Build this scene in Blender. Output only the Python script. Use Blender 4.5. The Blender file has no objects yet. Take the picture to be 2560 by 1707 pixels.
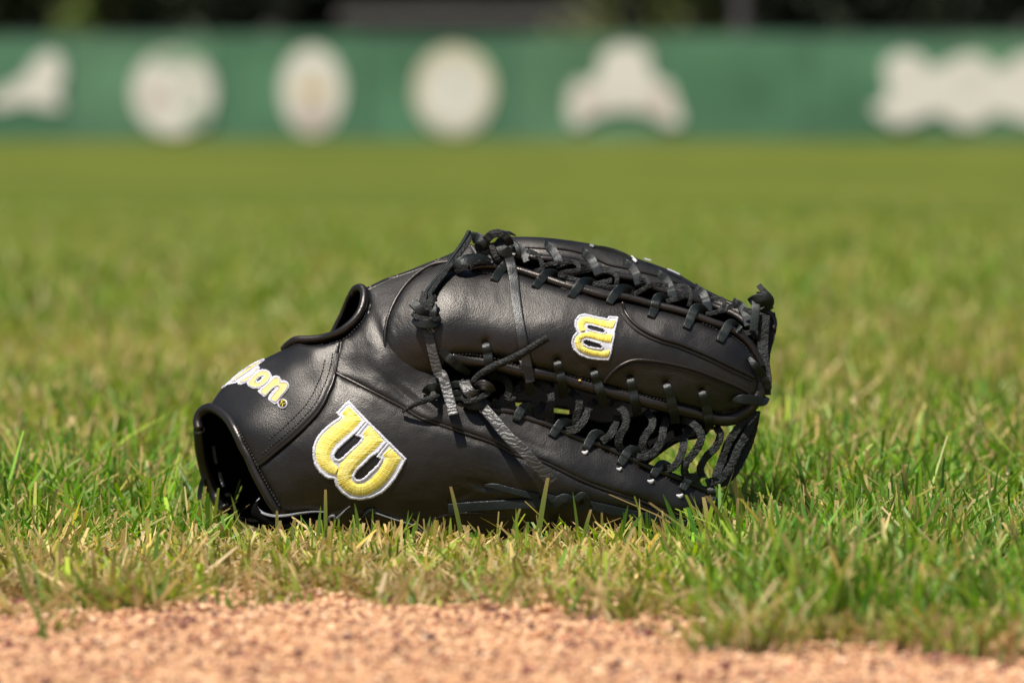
import bpy, math, numpy as np
from mathutils import Vector, Matrix
from mathutils.geometry import delaunay_2d_cdt
R = math.radians
rng = np.random.default_rng(7)
SC = bpy.context.scene
COL = SC.collection

# ------------------------------------------------------------------ camera
FPX = 9600.0            # focal length in pixels of the 2560 px wide photograph
D0 = 2.15               # metres from the lens to the front of the glove
PITCH = math.atan(526.5 / FPX)
CAMH = D0 * (math.sin(PITCH) + 521.5 / FPX * math.cos(PITCH))
cam_d = bpy.data.cameras.new("camera"); cam = bpy.data.objects.new("camera", cam_d); COL.objects.link(cam)
cam_d.sensor_width = 36.0; cam_d.sensor_fit = 'HORIZONTAL'
cam_d.lens = FPX * 36.0 / 2560.0
cam_d.clip_start = 0.05; cam_d.clip_end = 2000
cam.location = (0, -D0, CAMH)
cam.rotation_euler = (math.pi / 2 - PITCH, 0, 0)
cam_d.dof.use_dof = True
cam_d.dof.focus_distance = D0 - 0.012
cam_d.dof.aperture_fstop = 6.8
cam_d.dof.aperture_blades = 9
SC.camera = cam

# ------------------------------------------------------------------ light
SUN = Vector((-0.25, -0.33, 0.92)).normalized()      # direction towards the sun
w = bpy.data.worlds.new("World"); SC.world = w; w.use_nodes = True
nt = w.node_tree; bg = nt.nodes["Background"]
sky = nt.nodes.new("ShaderNodeTexSky"); sky.sky_type = 'NISHITA'; sky.sun_disc = False
sky.sun_elevation = math.asin(SUN.z); sky.sun_rotation = math.atan2(SUN.x, SUN.y)
nt.links.new(sky.outputs[0], bg.inputs[0]); bg.inputs[1].default_value = 0.052
sd = bpy.data.lights.new("sun", 'SUN'); sd.energy = 5.0; sd.angle = R(0.53); sd.color = (1.0, 0.955, 0.87)
so = bpy.data.objects.new("sun", sd); COL.objects.link(so)
so.rotation_euler = (-SUN).to_track_quat('-Z', 'Y').to_euler()
SC.view_settings.view_transform = 'Standard'; SC.view_settings.look = 'None'
SC.view_settings.gamma = 1.0; SC.view_settings.use_curve_mapping = False
SC.view_settings.exposure = 0.42
SC.render.engine = 'CYCLES'

# ------------------------------------------------------------------ helpers
S = D0 / FPX
cp, sp_ = math.cos(PITCH), math.sin(PITCH)
def at(u, v, t):
    """pixel of the photograph + distance behind the glove front (in units of S) -> world"""
    u = np.asarray(u, float); v = np.asarray(v, float); t = np.asarray(t, float)
    Z = D0 + t * S
    x = (u - 1280.0) / FPX * Z; yc = -(v - 853.5) / FPX * Z
    return np.stack([x + 0 * yc, -D0 + Z * cp + yc * sp_, CAMH - Z * sp_ + yc * cp], -1)
def ground_dist(v):      # distance along the ground where pixel row v meets it
    a = PITCH + math.atan((v - 853.5) / FPX)
    return CAMH / math.tan(a)

ORG = dict(A=(480, 560, 3.672), B=(480, 900, 3.672), C=(960, 560, 3.672), D=(960, 900, 3.672),
           E=(1400, 660, 3.672), F=(1400, 940, 3.672), G=(1020, 560, 7.35), H=(1020, 720, 7.35),
           J=(990, 900, 7.35), K=(1780, 680, 10.67), M=(480, 880, 7.35), N=(480, 1140, 3.672), P=(0, 0, 1.0))
def px(code, pts):
    ox, oy, s = ORG[code]
    return [(ox + p[0] / s, oy + p[1] / s) + tuple(p[2:]) for p in pts]

def tag(o, label=None, cat=None, group=None, kind=None):
    if label: o["label"] = label
    if cat: o["category"] = cat
    if group: o["group"] = group
    if kind: o["kind"] = kind
    return o
def empty(name, loc, label=None, cat=None, group=None):
    o = bpy.data.objects.new(name, None); o.location = loc; COL.objects.link(o)
    o.empty_display_size = 0.05
    return tag(o, label, cat, group)
def mesh_obj(name, verts, faces, mat, parent=None, smooth=True, kind=None, org=None):
    verts = np.asarray(verts, float)
    if org is not None: verts = verts - np.asarray(org, float)
    me = bpy.data.meshes.new(name)
    me.from_pydata(verts.tolist(), [], [tuple(int(i) for i in f) for f in faces])
    if smooth: me.polygons.foreach_set("use_smooth", np.ones(len(me.polygons), bool))
    if mat: me.materials.append(mat)
    me.update()
    o = bpy.data.objects.new(name, me); COL.objects.link(o)
    if parent: o.parent = parent
    if kind: o["kind"] = kind
    return o
def fast_mesh(name, verts, quads, mat, col=None, smooth=False, tri=False):
    """numpy mesh from equal-sized faces; col = per-vertex colours"""
    n = quads.shape[1]
    me = bpy.data.meshes.new(name)
    me.vertices.add(len(verts)); me.vertices.foreach_set("co", np.asarray(verts, np.float32).ravel())
    me.loops.add(quads.size); me.loops.foreach_set("vertex_index", quads.astype(np.int32).ravel())
    me.polygons.add(len(quads)); me.polygons.foreach_set("loop_start", np.arange(0, quads.size, n, dtype=np.int32))
    me.update(calc_edges=True)
    if smooth: me.polygons.foreach_set("use_smooth", np.ones(len(me.polygons), bool))
    if col is not None:
        a = me.color_attributes.new("tint", 'FLOAT_COLOR', 'POINT')
        c = np.ones((len(verts), 4), np.float32); c[:, :3] = col
        a.data.foreach_set("color", c.ravel())
    me.materials.append(mat); me.validate()
    o = bpy.data.objects.new(name, me); COL.objects.link(o)
    return o
def vnoise(x, y, scale, seed):
    r = np.random.default_rng(seed); L = r.random((128, 128))
    xs = x / scale + 1000; ys = y / scale + 1000
    xi = np.floor(xs).astype(int); yi = np.floor(ys).astype(int)
    fx = xs - xi; fy = ys - yi; fx = fx * fx * (3 - 2 * fx); fy = fy * fy * (3 - 2 * fy)
    g = lambda a, b: L[a % 128, b % 128]
    return (g(xi, yi) * (1 - fx) + g(xi + 1, yi) * fx) * (1 - fy) + (g(xi, yi + 1) * (1 - fx) + g(xi + 1, yi + 1) * fx) * fy
def catmull(P, step):
    P = np.asarray(P, float)
    if len(P) < 3:
        n = max(2, int(np.linalg.norm(P[-1] - P[0]) / step) + 1); s = np.linspace(0, 1, n)[:, None]
        return P[0] * (1 - s) + P[-1] * s
    Q = np.vstack([2 * P[0] - P[1], P, 2 * P[-1] - P[-2]]); out = []
    for i in range(1, len(Q) - 2):
        p0, p1, p2, p3 = Q[i - 1:i + 3]
        n = max(2, int(np.linalg.norm((p2 - p1)[:2]) / step) + 1)
        s = np.linspace(0, 1, n, endpoint=False)[:, None]
        out.append(0.5 * (2 * p1 + (p2 - p0) * s + (2 * p0 - 5 * p1 + 4 * p2 - p3) * s ** 2 + (3 * p1 - p0 - 3 * p2 + p3) * s ** 3))
    out.append(P[-1:]); return np.vstack(out)
def close_curve(P, step):
    P = np.asarray(P, float); n = len(P)
    E = np.vstack([P[-2:], P, P[:3]]); C = []
    for i in range(2, n + 2):
        p0, p1, p2, p3 = E[i - 1:i + 3]
        k = max(1, int(np.linalg.norm(p2 - p1) / step)); s = np.linspace(0, 1, k, endpoint=False)[:, None]
        C.append(0.5 * (2 * p1 + (p2 - p0) * s + (2 * p0 - 5 * p1 + 4 * p2 - p3) * s ** 2 + (3 * p1 - p0 - 3 * p2 + p3) * s ** 3))
    return np.vstack(C)
def lin_curve(P, step):
    P = np.asarray(P, float); out = []
    for i in range(len(P)):
        a, b = P[i], P[(i + 1) % len(P)]; k = max(1, int(np.linalg.norm(b - a) / step))
        out.append(a + (b - a) * np.linspace(0, 1, k, endpoint=False)[:, None])
    return np.vstack(out)
def seg_dist(Q, P, closed):
    A = P; B = np.roll(P, -1, 0)
    if not closed: A = A[:-1]; B = B[:-1]
    best = np.full(len(Q), 1e9)
    for i in range(0, len(A), 64):
        a = A[i:i + 64][None]; b = B[i:i + 64][None]; q = Q[:, None]
        ab = b - a; L = (ab ** 2).sum(-1) + 1e-12
        s = np.clip(((q - a) * ab).sum(-1) / L, 0, 1)[..., None]
        best = np.minimum(best, np.linalg.norm(q - a - s * ab, axis=-1).min(1))
    return best
def inside(Q, P):
    x, y = Q[:, 0], Q[:, 1]; r = np.zeros(len(Q), bool); n = len(P); j = n - 1
    for i in range(n):
        xi, yi = P[i]; xj, yj = P[j]
        if yi != yj:
            r ^= ((yi > y) != (yj > y)) & (x < (xj - xi) * (y - yi) / (yj - yi) + xi)
        j = i
    return r
class TPS:
    def __init__(s, pts, lam=30.0):
        P = np.array(pts, float); s.X = P[:, :2] / 100.0; n = len(P)
        K = s.k(s.X, s.X) + lam * 1e-3 * np.eye(n)
        T = np.hstack([np.ones((n, 1)), s.X]); M = np.zeros((n + 3, n + 3))
        M[:n, :n] = K; M[:n, n:] = T; M[n:, :n] = T.T
        s.w = np.linalg.solve(M, np.concatenate([P[:, 2], np.zeros(3)]))
    def k(s, a, b):
        d = np.linalg.norm(a[:, None] - b[None], axis=-1); return d * d * np.log(d + 1e-9)
    def __call__(s, u, v):
        q = np.stack([np.ravel(u), np.ravel(v)], -1) / 100.0
        r = s.k(q, s.X) @ s.w[:len(s.X)] + s.w[-3] + q @ s.w[-2:]
        return r.reshape(np.shape(u))

# ------------------------------------------------------------------ materials
def nodes(name):
    m = bpy.data.materials.new(name); m.use_nodes = True
    return m, m.node_tree.nodes, m.node_tree.links, m.node_tree.nodes["Principled BSDF"]
def tex(N, L, kind, scale, detail=2.0, **k):
    tc = N.new("ShaderNodeTexCoord"); t = N.new(kind)
    L.new(tc.outputs["Object"], t.inputs["Vector"]); t.inputs["Scale"].default_value = scale
    if "Detail" in t.inputs: t.inputs["Detail"].default_value = detail
    return t
def ramp(N, L, src, stops):
    r = N.new("ShaderNodeValToRGB"); L.new(src, r.inputs[0])
    while len(r.color_ramp.elements) < len(stops): r.color_ramp.elements.new(0.5)
    for e, (p, c) in zip(r.color_ramp.elements, stops): e.position = p; e.color = (*c, 1)
    return r
def leather(name, c, rough, grain=900, bump=0.35, wr=0.15, spec=0.5, var=0.35, sheen=0.0, stint=(1, 1, 1)):
    m, N, L, B = nodes(name)
    n1 = tex(N, L, "ShaderNodeTexNoise", 28, 4)
    c2 = tuple(min(1, x * (1 + var)) for x in c); c1 = tuple(x * (1 - var) for x in c)
    r = ramp(N, L, n1.outputs[0], [(0.3, c1), (0.7, c2)]); L.new(r.outputs[0], B.inputs["Base Color"])
    rr = N.new("ShaderNodeMapRange"); L.new(n1.outputs[0], rr.inputs[0])
    rr.inputs[1].default_value = 0.3; rr.inputs[2].default_value = 0.7
    rr.inputs[3].default_value = rough - 0.07; rr.inputs[4].default_value = rough + 0.08
    L.new(rr.outputs[0], B.inputs["Roughness"])
    B.inputs["Specular IOR Level"].default_value = spec; B.inputs["Specular Tint"].default_value = (*stint, 1)
    B.inputs["Sheen Weight"].default_value = sheen; B.inputs["Sheen Roughness"].default_value = 0.5
    v = tex(N, L, "ShaderNodeTexVoronoi", grain)
    n2 = tex(N, L, "ShaderNodeTexNoise", 160, 4)
    b1 = N.new("ShaderNodeBump"); b1.inputs["Strength"].default_value = bump; b1.inputs["Distance"].default_value = 0.0004
    L.new(v.outputs["Distance"], b1.inputs["Height"])
    b2 = N.new("ShaderNodeBump"); b2.inputs["Strength"].default_value = wr; b2.inputs["Distance"].default_value = 0.002
    L.new(n2.outputs[0], b2.inputs["Height"]); L.new(b1.outputs[0], b2.inputs["Normal"])
    L.new(b2.outputs[0], B.inputs["Normal"])
    return m
M_LEATHER = leather("black_leather", (0.0044, 0.0040, 0.0043), 0.41, 1300, 0.26, 0.03, 0.62, stint=(1.0, 0.94, 0.89))
M_ROLL = leather("rolled_leather", (0.0065, 0.0052, 0.0052), 0.36, 1300, 0.16, 0.012, 0.62, stint=(1.0, 0.91, 0.84))
M_LACE = leather("lace_leather", (0.0032, 0.0060, 0.0055), 0.46, 1100, 0.3, 0.12, 0.45)
M_CRACK = leather("creased_lace_leather", (0.026, 0.0235, 0.022), 0.42, 900, 0.3, 0.2, 0.7)
M_STRAP = leather("long_strap_leather", (0.013, 0.013, 0.0125), 0.40, 1200, 0.3, 0.12, 0.6)
_n = M_CRACK.node_tree; _w = _n.nodes.new("ShaderNodeTexWave"); _w.bands_direction = 'Z'; _w.inputs["Scale"].default_value = 120; _w.inputs["Distortion"].default_value = 9; _w.inputs["Detail Scale"].default_value = 1.5
_tc = _n.nodes.new("ShaderNodeTexCoord"); _n.links.new(_tc.outputs["Object"], _w.inputs["Vector"])
_b = _n.nodes.new("ShaderNodeBump"); _b.inputs["Strength"].default_value = 0.30; _b.inputs["Distance"].default_value = 0.0006
_n.links.new(_w.outputs["Color"], _b.inputs["Height"]); _p = _n.nodes["Principled BSDF"]
_n.links.new(_p.inputs["Normal"].links[0].from_socket, _b.inputs["Normal"]); _n.links.new(_b.outputs[0], _p.inputs["Normal"])
M_SUEDE = leather("suede_lace_edge", (0.0040, 0.0052, 0.0050), 0.6, 900, 1.0, 1.0, 0.45, sheen=0.03)
M_INNER = leather("inner_leather", (0.003, 0.0026, 0.0026), 0.8, 800, 0.3, 0.1, 0.06)
M_THREAD = leather("black_thread", (0.012, 0.012, 0.012), 0.5, 1500, 0.4, 0.1, 0.5)
M_RAW = leather("raw_pale_edge", (0.30, 0.31, 0.33), 0.8, 1500, 0.5, 0.3, 0.2, 0.2)
M_WAX = leather("white_wax", (0.55, 0.54, 0.56), 0.6, 900, 0.5, 0.5, 0.3, 0.15)
def thread(name, c, c2):
    m, N, L, B = nodes(name)
    a = N.new("ShaderNodeAttribute"); a.attribute_name = "tint"
    r = ramp(N, L, a.outputs["Fac"], [(0.0, c), (1.0, c2)]); L.new(r.outputs[0], B.inputs["Base Color"])
    B.inputs["Roughness"].default_value = 0.45; B.inputs["Sheen Weight"].default_value = 0.3
    return m
M_YEL = thread("yellow_thread", (0.82, 0.65, 0.07), (0.95, 0.85, 0.24))
M_GOLD = thread("pale_gold_thread", (0.66, 0.44, 0.13), (0.80, 0.57, 0.22))
M_WHT = thread("white_thread", (0.52, 0.52, 0.60), (0.76, 0.76, 0.84))

# ================================================================== GROUND
def field_material():
    m, N, L, B = nodes("field_turf")
    n1 = tex(N, L, "ShaderNodeTexNoise", 0.22, 5); n2 = tex(N, L, "ShaderNodeTexNoise", 1.5, 6)
    mx = N.new("ShaderNodeMix"); mx.data_type = 'FLOAT'; mx.inputs[0].default_value = 0.30
    L.new(n1.outputs[0], mx.inputs[2]); L.new(n2.outputs[0], mx.inputs[3])
    r = ramp(N, L, mx.outputs[0], [(0.38, (0.062, 0.094, 0.010)), (0.50, (0.092, 0.116, 0.014)), (0.60, (0.136, 0.142, 0.024))])
    L.new(r.outputs[0], B.inputs["Base Color"]); B.inputs["Roughness"].default_value = 0.95
    B.inputs["Specular IOR Level"].default_value = 0.1
    return m
def soil_material():
    m, N, L, B = nodes("thatch_soil")
    n1 = tex(N, L, "ShaderNodeTexNoise", 120, 6)
    r = ramp(N, L, n1.outputs[0], [(0.3, (0.04, 0.03, 0.012)), (0.5, (0.12, 0.09, 0.035)), (0.7, (0.30, 0.22, 0.10))])
    L.new(r.outputs[0], B.inputs["Base Color"]); B.inputs["Roughness"].default_value = 0.95
    b = N.new("ShaderNodeBump"); b.inputs["Distance"].default_value = 0.004; L.new(n1.outputs[0], b.inputs["Height"]); L.new(b.outputs[0], B.inputs["Normal"])
    return m
# boundary between clay and turf, given in the ground plane (x, distance from the lens)
EDGE_U = np.array([-400, 0, 250, 420, 700, 1000, 1400, 1620, 1800, 2100, 2350, 2560, 3000])
EDGE_V = np.array([1510, 1512, 1532, 1505, 1492, 1515, 1512, 1540, 1585, 1625, 1612, 1630, 1640])
_ed = np.array([ground_dist(v) for v in EDGE_V]); _ex = (EDGE_U - 1280) / FPX * _ed
def edge_y(x):
    base = np.interp(x, _ex, _ed) - D0
    return base + (vnoise(x, x * 0, 0.035, 31) - 0.5) * 0.05 + (vnoise(x, x * 0, 0.009, 32) - 0.5) * 0.012
# field: one sheet to the horizon with a near part of soil colour
fm = field_material(); sm = soil_material()
ys = [0.9, 6.6, 12, 25, 60, 130, 400]; vts = []; fcs = []
for y in ys: vts += [(-260, y, 0), (260, y, 0)]
for i in range(len(ys) - 1): fcs.append((2 * i, 2 * i + 1, 2 * i + 3, 2 * i + 2))
tag(mesh_obj("field", vts, fcs, fm, smooth=False), kind="structure")
tag(mesh_obj("soil", [(-260, -60, -0.004), (260, -60, -0.004), (260, 0.9, -0.004), (-260, 0.9, -0.004)], [(0, 1, 2, 3)], sm, smooth=False), kind="structure")
# clay sheet with real relief
def clay_material():
    m, N, L, B = nodes("infield_clay")
    n1 = tex(N, L, "ShaderNodeTexNoise", 260, 5); n2 = tex(N, L, "ShaderNodeTexNoise", 40, 4)
    r = ramp(N, L, n1.outputs[0], [(0.28, (0.20, 0.085, 0.055)), (0.42, (0.50, 0.275, 0.14)), (0.7, (0.66, 0.41, 0.23))])
    L.new(r.outputs[0], B.inputs["Base Color"]); B.inputs["Roughness"].default_value = 0.95
    b = N.new("ShaderNodeBump"); b.inputs["Distance"].default_value = 0.002; L.new(n1.outputs[0], b.inputs["Height"]); L.new(b.outputs[0], B.inputs["Normal"])
    return m
nx, ny = 240, 150
xs = np.linspace(-0.75, 0.75, nx)
V = []
for j in range(ny):
    f = j / (ny - 1)
    e = edge_y(xs) + 0.02
    y = -0.95 + (e + 0.95) * f
    z = 0.003 + 0.005 * (vnoise(xs, y, 0.012, 3) - .5) + 0.006 * (vnoise(xs, y, 0.07, 4) - .5)
    z = z + np.clip((f - 0.93) / 0.07, 0, 1) * -0.006
    V.append(np.stack([xs, y, z], -1))
V = np.vstack(V); I = np.arange(nx * ny).reshape(ny, nx)
Q = np.stack([I[:-1, :-1], I[:-1, 1:], I[1:, 1:], I[1:, :-1]], -1).reshape(-1, 4)
cm = clay_material()
clay = fast_mesh("infield_clay", V, Q, cm, smooth=True); tag(clay, kind="structure")
for nm, x0, x1, y0, y1 in (("infield_clay", -8, 8, -12, -0.95), ("infield_clay", -8, -0.75, -0.95, -0.24), ("infield_clay", 0.75, 8, -0.95, -0.30)):
    tag(mesh_obj(nm, [(x0, y0, 0.002), (x1, y0, 0.002), (x1, y1, 0.002), (x0, y1, 0.002)], [(0, 1, 2, 3)], cm, smooth=False), kind="structure")
# grains
def grains():
    import bmesh
    bm = bmesh.new(); bmesh.ops.create_icosphere(bm, subdivisions=1, radius=1)
    bv = np.array([v.co[:] for v in bm.verts]); bf = np.array([[v.index for v in f.verts] for f in bm.faces]); bm.free()
    n = 44000
    x = rng.uniform(-0.36, 0.36, n); e = edge_y(x)
    y = -0.70 + (e + 0.04 + 0.70) * (1 - rng.random(n) ** 1.0)
    r = 0.0005 + 0.0010 * rng.random(n) ** 2.2
    big = rng.random(n) < 0.03; r[big] *= 1.8
    sc = np.stack([r * rng.uniform(.8, 1.5, n), r * rng.uniform(.8, 1.5, n), r * rng.uniform(.55, 1.0, n)], -1)
    ang = rng.uniform(0, 6.28, n)
    P = bv[None] * (1 + rng.uniform(-.28, .28, (n, 12, 1))) * sc[:, None]
    c, s = np.cos(ang)[:, None], np.sin(ang)[:, None]
    X = P[..., 0] * c - P[..., 1] * s; Y = P[..., 0] * s + P[..., 1] * c
    z0 = 0.004 + 0.005 * (vnoise(x, y, 0.012, 3) - .5) + 0.006 * (vnoise(x, y, 0.07, 4) - .5) + sc[:, 2] * .4
    P = np.stack([X + x[:, None], Y + y[:, None], P[..., 2] + z0[:, None]], -1).reshape(-1, 3)
    pal = np.array([(0.70, 0.41, 0.225), (0.77, 0.49, 0.29), (0.60, 0.315, 0.165), (0.40, 0.165, 0.10), (0.18, 0.06, 0.05), (0.07, 0.032, 0.036), (0.82, 0.60, 0.40)])
    k = rng.choice(7, n, p=[.31, .21, .18, .10, .11, .04, .05])
    cl_ = vnoise(x, y, 0.011, 91) * .6 + vnoise(x, y, 0.03, 92) * .4
    k = np.where((cl_ > .64) & (rng.random(n) < .5), rng.choice([3, 4, 5], n, p=[.4, .42, .18]), k)
    c = pal[k] * rng.uniform(.85, 1.15, (n, 1))
    F = (bf[None] + (np.arange(n) * 12)[:, None, None]).reshape(-1, 3)
    m, N, L, B = nodes("clay_grain"); a = N.new("ShaderNodeAttribute"); a.attribute_name = "tint"
    L.new(a.outputs["Color"], B.inputs["Base Color"]); B.inputs["Roughness"].default_value = 0.9
    o = fast_mesh("clay_grains", P, F, m, np.repeat(c, 12, 0)); tag(o, "crushed orange clay grains and dark specks on the infield", "gravel", kind="stuff")
grains()

# ================================================================== GRASS
def grass_material():
    m, N, L, B = nodes("grass_blade")
    a = N.new("ShaderNodeAttribute"); a.attribute_name = "tint"
    L.new(a.outputs["Color"], B.inputs["Base Color"]); B.inputs["Roughness"].default_value = 0.5
    B.inputs["Specular IOR Level"].default_value = 0.5
    t = N.new("ShaderNodeBsdfTranslucent"); hs = N.new("ShaderNodeHueSaturation"); hs.inputs["Value"].default_value = 1.25; hs.inputs["Saturation"].default_value = 1.1
    L.new(a.outputs["Color"], hs.inputs["Color"]); L.new(hs.outputs[0], t.inputs[0])
    mx = N.new("ShaderNodeMixShader"); mx.inputs[0].default_value = 0.45
    L.new(B.outputs[0], mx.inputs[1]); L.new(t.outputs[0], mx.inputs[2])
    L.new(mx.outputs[0], N["Material Output"].inputs[0])
    return m
GM = grass_material()
def blades(x, y, z, h, wd, ang, lean, curl, face, cbase, cmid, ctip, cut, seg=3, twist=None):
    """arrays of n blades; returns verts, quads, colours"""
    n = len(x); lv = np.linspace(0, 1, seg + 1)
    dx, dy = np.cos(ang), np.sin(ang); fx, fy = np.cos(face), np.sin(face)
    VV, CC = [], []
    for s in lv:
        off = lean * s + curl * s * s
        hh = h * s * (1 - 0.25 * np.clip(curl, 0, 2) * s)
        cx = x + dx * off * h; cy = y + dy * off * h; cz = z + hh
        tipw = np.where(cut, 0.55, 0.04)
        ws = wd * (0.75 + 0.5 * s - 0.25 * s * s) * (1 - (1 - tipw) * s ** 3.0) * 0.5
        VV.append(np.stack([cx - fx * ws, cy - fy * ws, cz], -1)); VV.append(np.stack([cx + fx * ws, cy + fy * ws, cz], -1))
        if s < 0.5: c = cbase + (cmid - cbase) * min(1, s / 0.4)
        else: c = cmid + (ctip - cmid) * ((s - 0.5) / 0.5) ** 2.2
        CC += [c, c]
    VV = np.stack(VV, 1).reshape(-1, 3); CC = np.stack(CC, 1).reshape(-1, 3)
    m = 2 * (seg + 1); q = np.array([[2 * i, 2 * i + 1, 2 * i + 3, 2 * i + 2] for i in range(seg)])
    Q = (q[None] + (np.arange(n) * m)[:, None, None]).reshape(-1, 4)
    return VV, Q, CC
GX0, GX1, GY0, GY1 = float(at(545, 1300, 0)[0]), float(at(1770, 1250, 0)[0]), 0.004, 0.125
def grass_zone(d0, d1, density, wscale, seg, margin, seed, hbase=None):
    r = np.random.default_rng(seed)
    area = 0.1335 * (d1 ** 2 - d0 ** 2) + 2 * margin * (d1 - d0)
    n = int(area * density)
    d = d0 + (d1 - d0) * r.random(n * 2); hw = 0.1335 * d + margin
    keep = r.random(n * 2) < hw / (0.1335 * d1 + margin); d = d[keep][:n]; hw = hw[keep][:n]; n = len(d)
    x = (r.random(n) * 2 - 1) * hw; y = d - D0
    e = edge_y(x)
    # ragged edge: density falls off over two centimetres
    k = (y - e) / 0.010 + (vnoise(x, y, 0.026, 55) - 0.5) * 7.0 + (vnoise(x, y, 0.009, 56) - 0.5) * 2.5 > r.random(n)
    k &= ~((x > GX0) & (x < GX1) & (y > GY0) & (y < GY1))
    k &= r.random(len(x)) > np.clip((y + D0 - 4.6) / 10.0, 0, 1) ** .7
    x, y = x[k], y[k]; n = len(x); dist = y + D0
    u = 1280 + x / dist * FPX
    pat = 0.6 * vnoise(x, y, 0.05 * wscale ** 2, 11) + 0.4 * vnoise(x, y, 0.16 * wscale ** 2, 12)
    dry = vnoise(x, y, 0.28, 21) * .55 + vnoise(x, y, 0.035, 22) * .45
    # height (metres)
    right = 1 / (1 + np.exp(-(u - 1750) / 60)); left = 1 / (1 + np.exp((u - 520) / 40))
    back = 1 / (1 + np.exp(-(y - 0.05) / 0.02))
    h = 0.0215 + 0.009 * right + 0.007 * left * back + 0.006 * back
    h = h * np.clip(1.25 - (dist - 4) / 9, .3, 1) * (0.60 + 0.75 * pat) * r.uniform(0.5, 1.25, n) * (1 + 0.10 * right)
    dedge = np.clip((y - edge_y(x)) / 0.05, 0, 1); h *= 0.75 + 0.25 * dedge
    tall = r.random(n) < 0.015; h[tall] *= 1.35
    # in front of the glove the turf is pressed lower
    infront = (u > 500) & (u < 1780) & (y < 0.01)
    h[infront & ~tall] *= 0.93
    wd = (0.0012 + 0.0025 * r.random(n) ** 1.6) * wscale
    green = 0.30 + 0.45 * right * (y < 0.35) + 0.40 * left * (y > -0.02) * (y < 0.3) + 0.18 * (1 - dry) + 0.30 * (y > 0.6)
    band = np.exp(-((y - 1.45) / 0.62) ** 2) * (0.45 + 1.1 * (vnoise(x, y, 0.22, 61) - .35))
    green = green + 0.08 - 0.40 * band + 0.25 * (y > 2.3)
    dry = np.clip(dry + 0.28 * band - 0.12 * (y > 2.2) - 0.10 * right * (y < .5), 0, 1)
    isg = r.random(n) < np.clip(green + 0.34 - 0.24 * (1 - right) * (y < 0.03), 0.25, 0.93)
    pg = np.array([(0.175, 0.31, 0.022), (0.25, 0.38, 0.034), (0.10, 0.24, 0.02), (0.33, 0.43, 0.06), (0.27, 0.36, 0.03)])
    pd = np.array([(0.66, 0.47, 0.18), (0.50, 0.38, 0.10), (0.76, 0.58, 0.28), (0.40, 0.34, 0.06)])
    cm = np.where(isg[:, None], pg[r.integers(0, 5, n)], pd[r.integers(0, 4, n)]) * np.exp(r.normal(0.04, 1, (n, 1)) * np.where(y > .6, .15, .30)[:, None]) * np.where(y > 0.6, 0.84, 1.0)[:, None]
    # drier patches shift the green towards yellow
    cm += isg[:, None] * np.clip(dry - .45, 0, 1)[:, None] * np.array([0.22, 0.11, 0.03])
    rg = isg & (r.random(n) < .75 * np.maximum(right, left * (y > -.02)) * (y < .45)); cm[rg] *= np.array([0.58, 0.78, 0.75])
    cb = cm * 0.5 + np.array([0.23, 0.165, 0.07]) * 0.5
    tan = r.random(n) < 0.35
    ct = np.where(tan[:, None], np.array([0.60, 0.42, 0.18]) * r.uniform(.8, 1.2, (n, 1)), cm * 1.08)
    lean = r.normal(0, 0.50, n); curl = np.abs(r.normal(0, 0.55, n)) * (r.random(n) < .65)
    lean[~isg] *= 1.4; lean = np.clip(lean, -1.25, 1.25)
    return blades(x, y, np.full(n, -0.003), h, wd, r.uniform(0, 6.28, n), np.abs(lean), curl,
                  r.uniform(-0.95, 0.95, n) + 0, cb, cm, ct, r.random(n) < 0.6, seg)
parts = [grass_zone(1.72, 2.75, 33000, 1.0, 3, 0.13, 1), grass_zone(2.75, 4.4, 15000, 1.4, 2, 0.25, 2), grass_zone(4.4, 15.0, 2300, 2.3, 2, 0.4, 3)]
def stack(parts):
    V, Q, C, o = [], [], [], 0
    for v, q, c in parts: V.append(v); Q.append(q + o); C.append(c); o += len(v)
    return np.vstack(V), np.vstack(Q), np.vstack(C)
def tufts():
    r = np.random.default_rng(5); out = []
    for (u, v, nb, sp, hh) in ((215, 1540, 60, .010, .017), (330, 1545, 90, .010, .018), (400, 1530, 60, .007, .016), (40, 1560, 30, .01, .014), (150, 1600, 10, .006, .012),
                               (1020, 1540, 50, .012, .014), (1560, 1565, 60, .010, .017), (1850, 1640, 90, .014, .022), (1960, 1625, 60, .010, .02), (2300, 1640, 70, .014, .02),
                               (2440, 1660, 60, .012, .02), (740, 1525, 40, .012, .013), (620, 1540, 16, .008, .01), (1300, 1545, 40, .012, .014)):
        d = ground_dist(v); x = (u - 1280) / FPX * d + r.normal(0, sp, nb); y = d - D0 + r.normal(0, sp * .7, nb)
        g = r.random(nb) < .62
        cm = np.where(g[:, None], np.array([(.20, .26, .03), (.12, .21, .02), (.27, .30, .05)])[r.integers(0, 3, nb)], np.array([(.5, .37, .17), (.38, .26, .10)])[r.integers(0, 2, nb)])
        out.append(blades(x, y, np.full(nb, .002), hh * r.uniform(.5, 1.4, nb), r.uniform(.0013, .003, nb), r.uniform(0, 6.28, nb), np.abs(r.normal(0, .7, nb)), np.abs(r.normal(0, .5, nb)),
                          r.uniform(-1, 1, nb), cm * .6 + .06, cm, cm * 1.1, r.random(nb) < .5, 3))
    return out
parts += tufts()
V, Q, C = stack(parts)
tag(fast_mesh("grass", V, Q, GM, C), "mown turf of short green blades with straw tips", "grass", kind="stuff")
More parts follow.
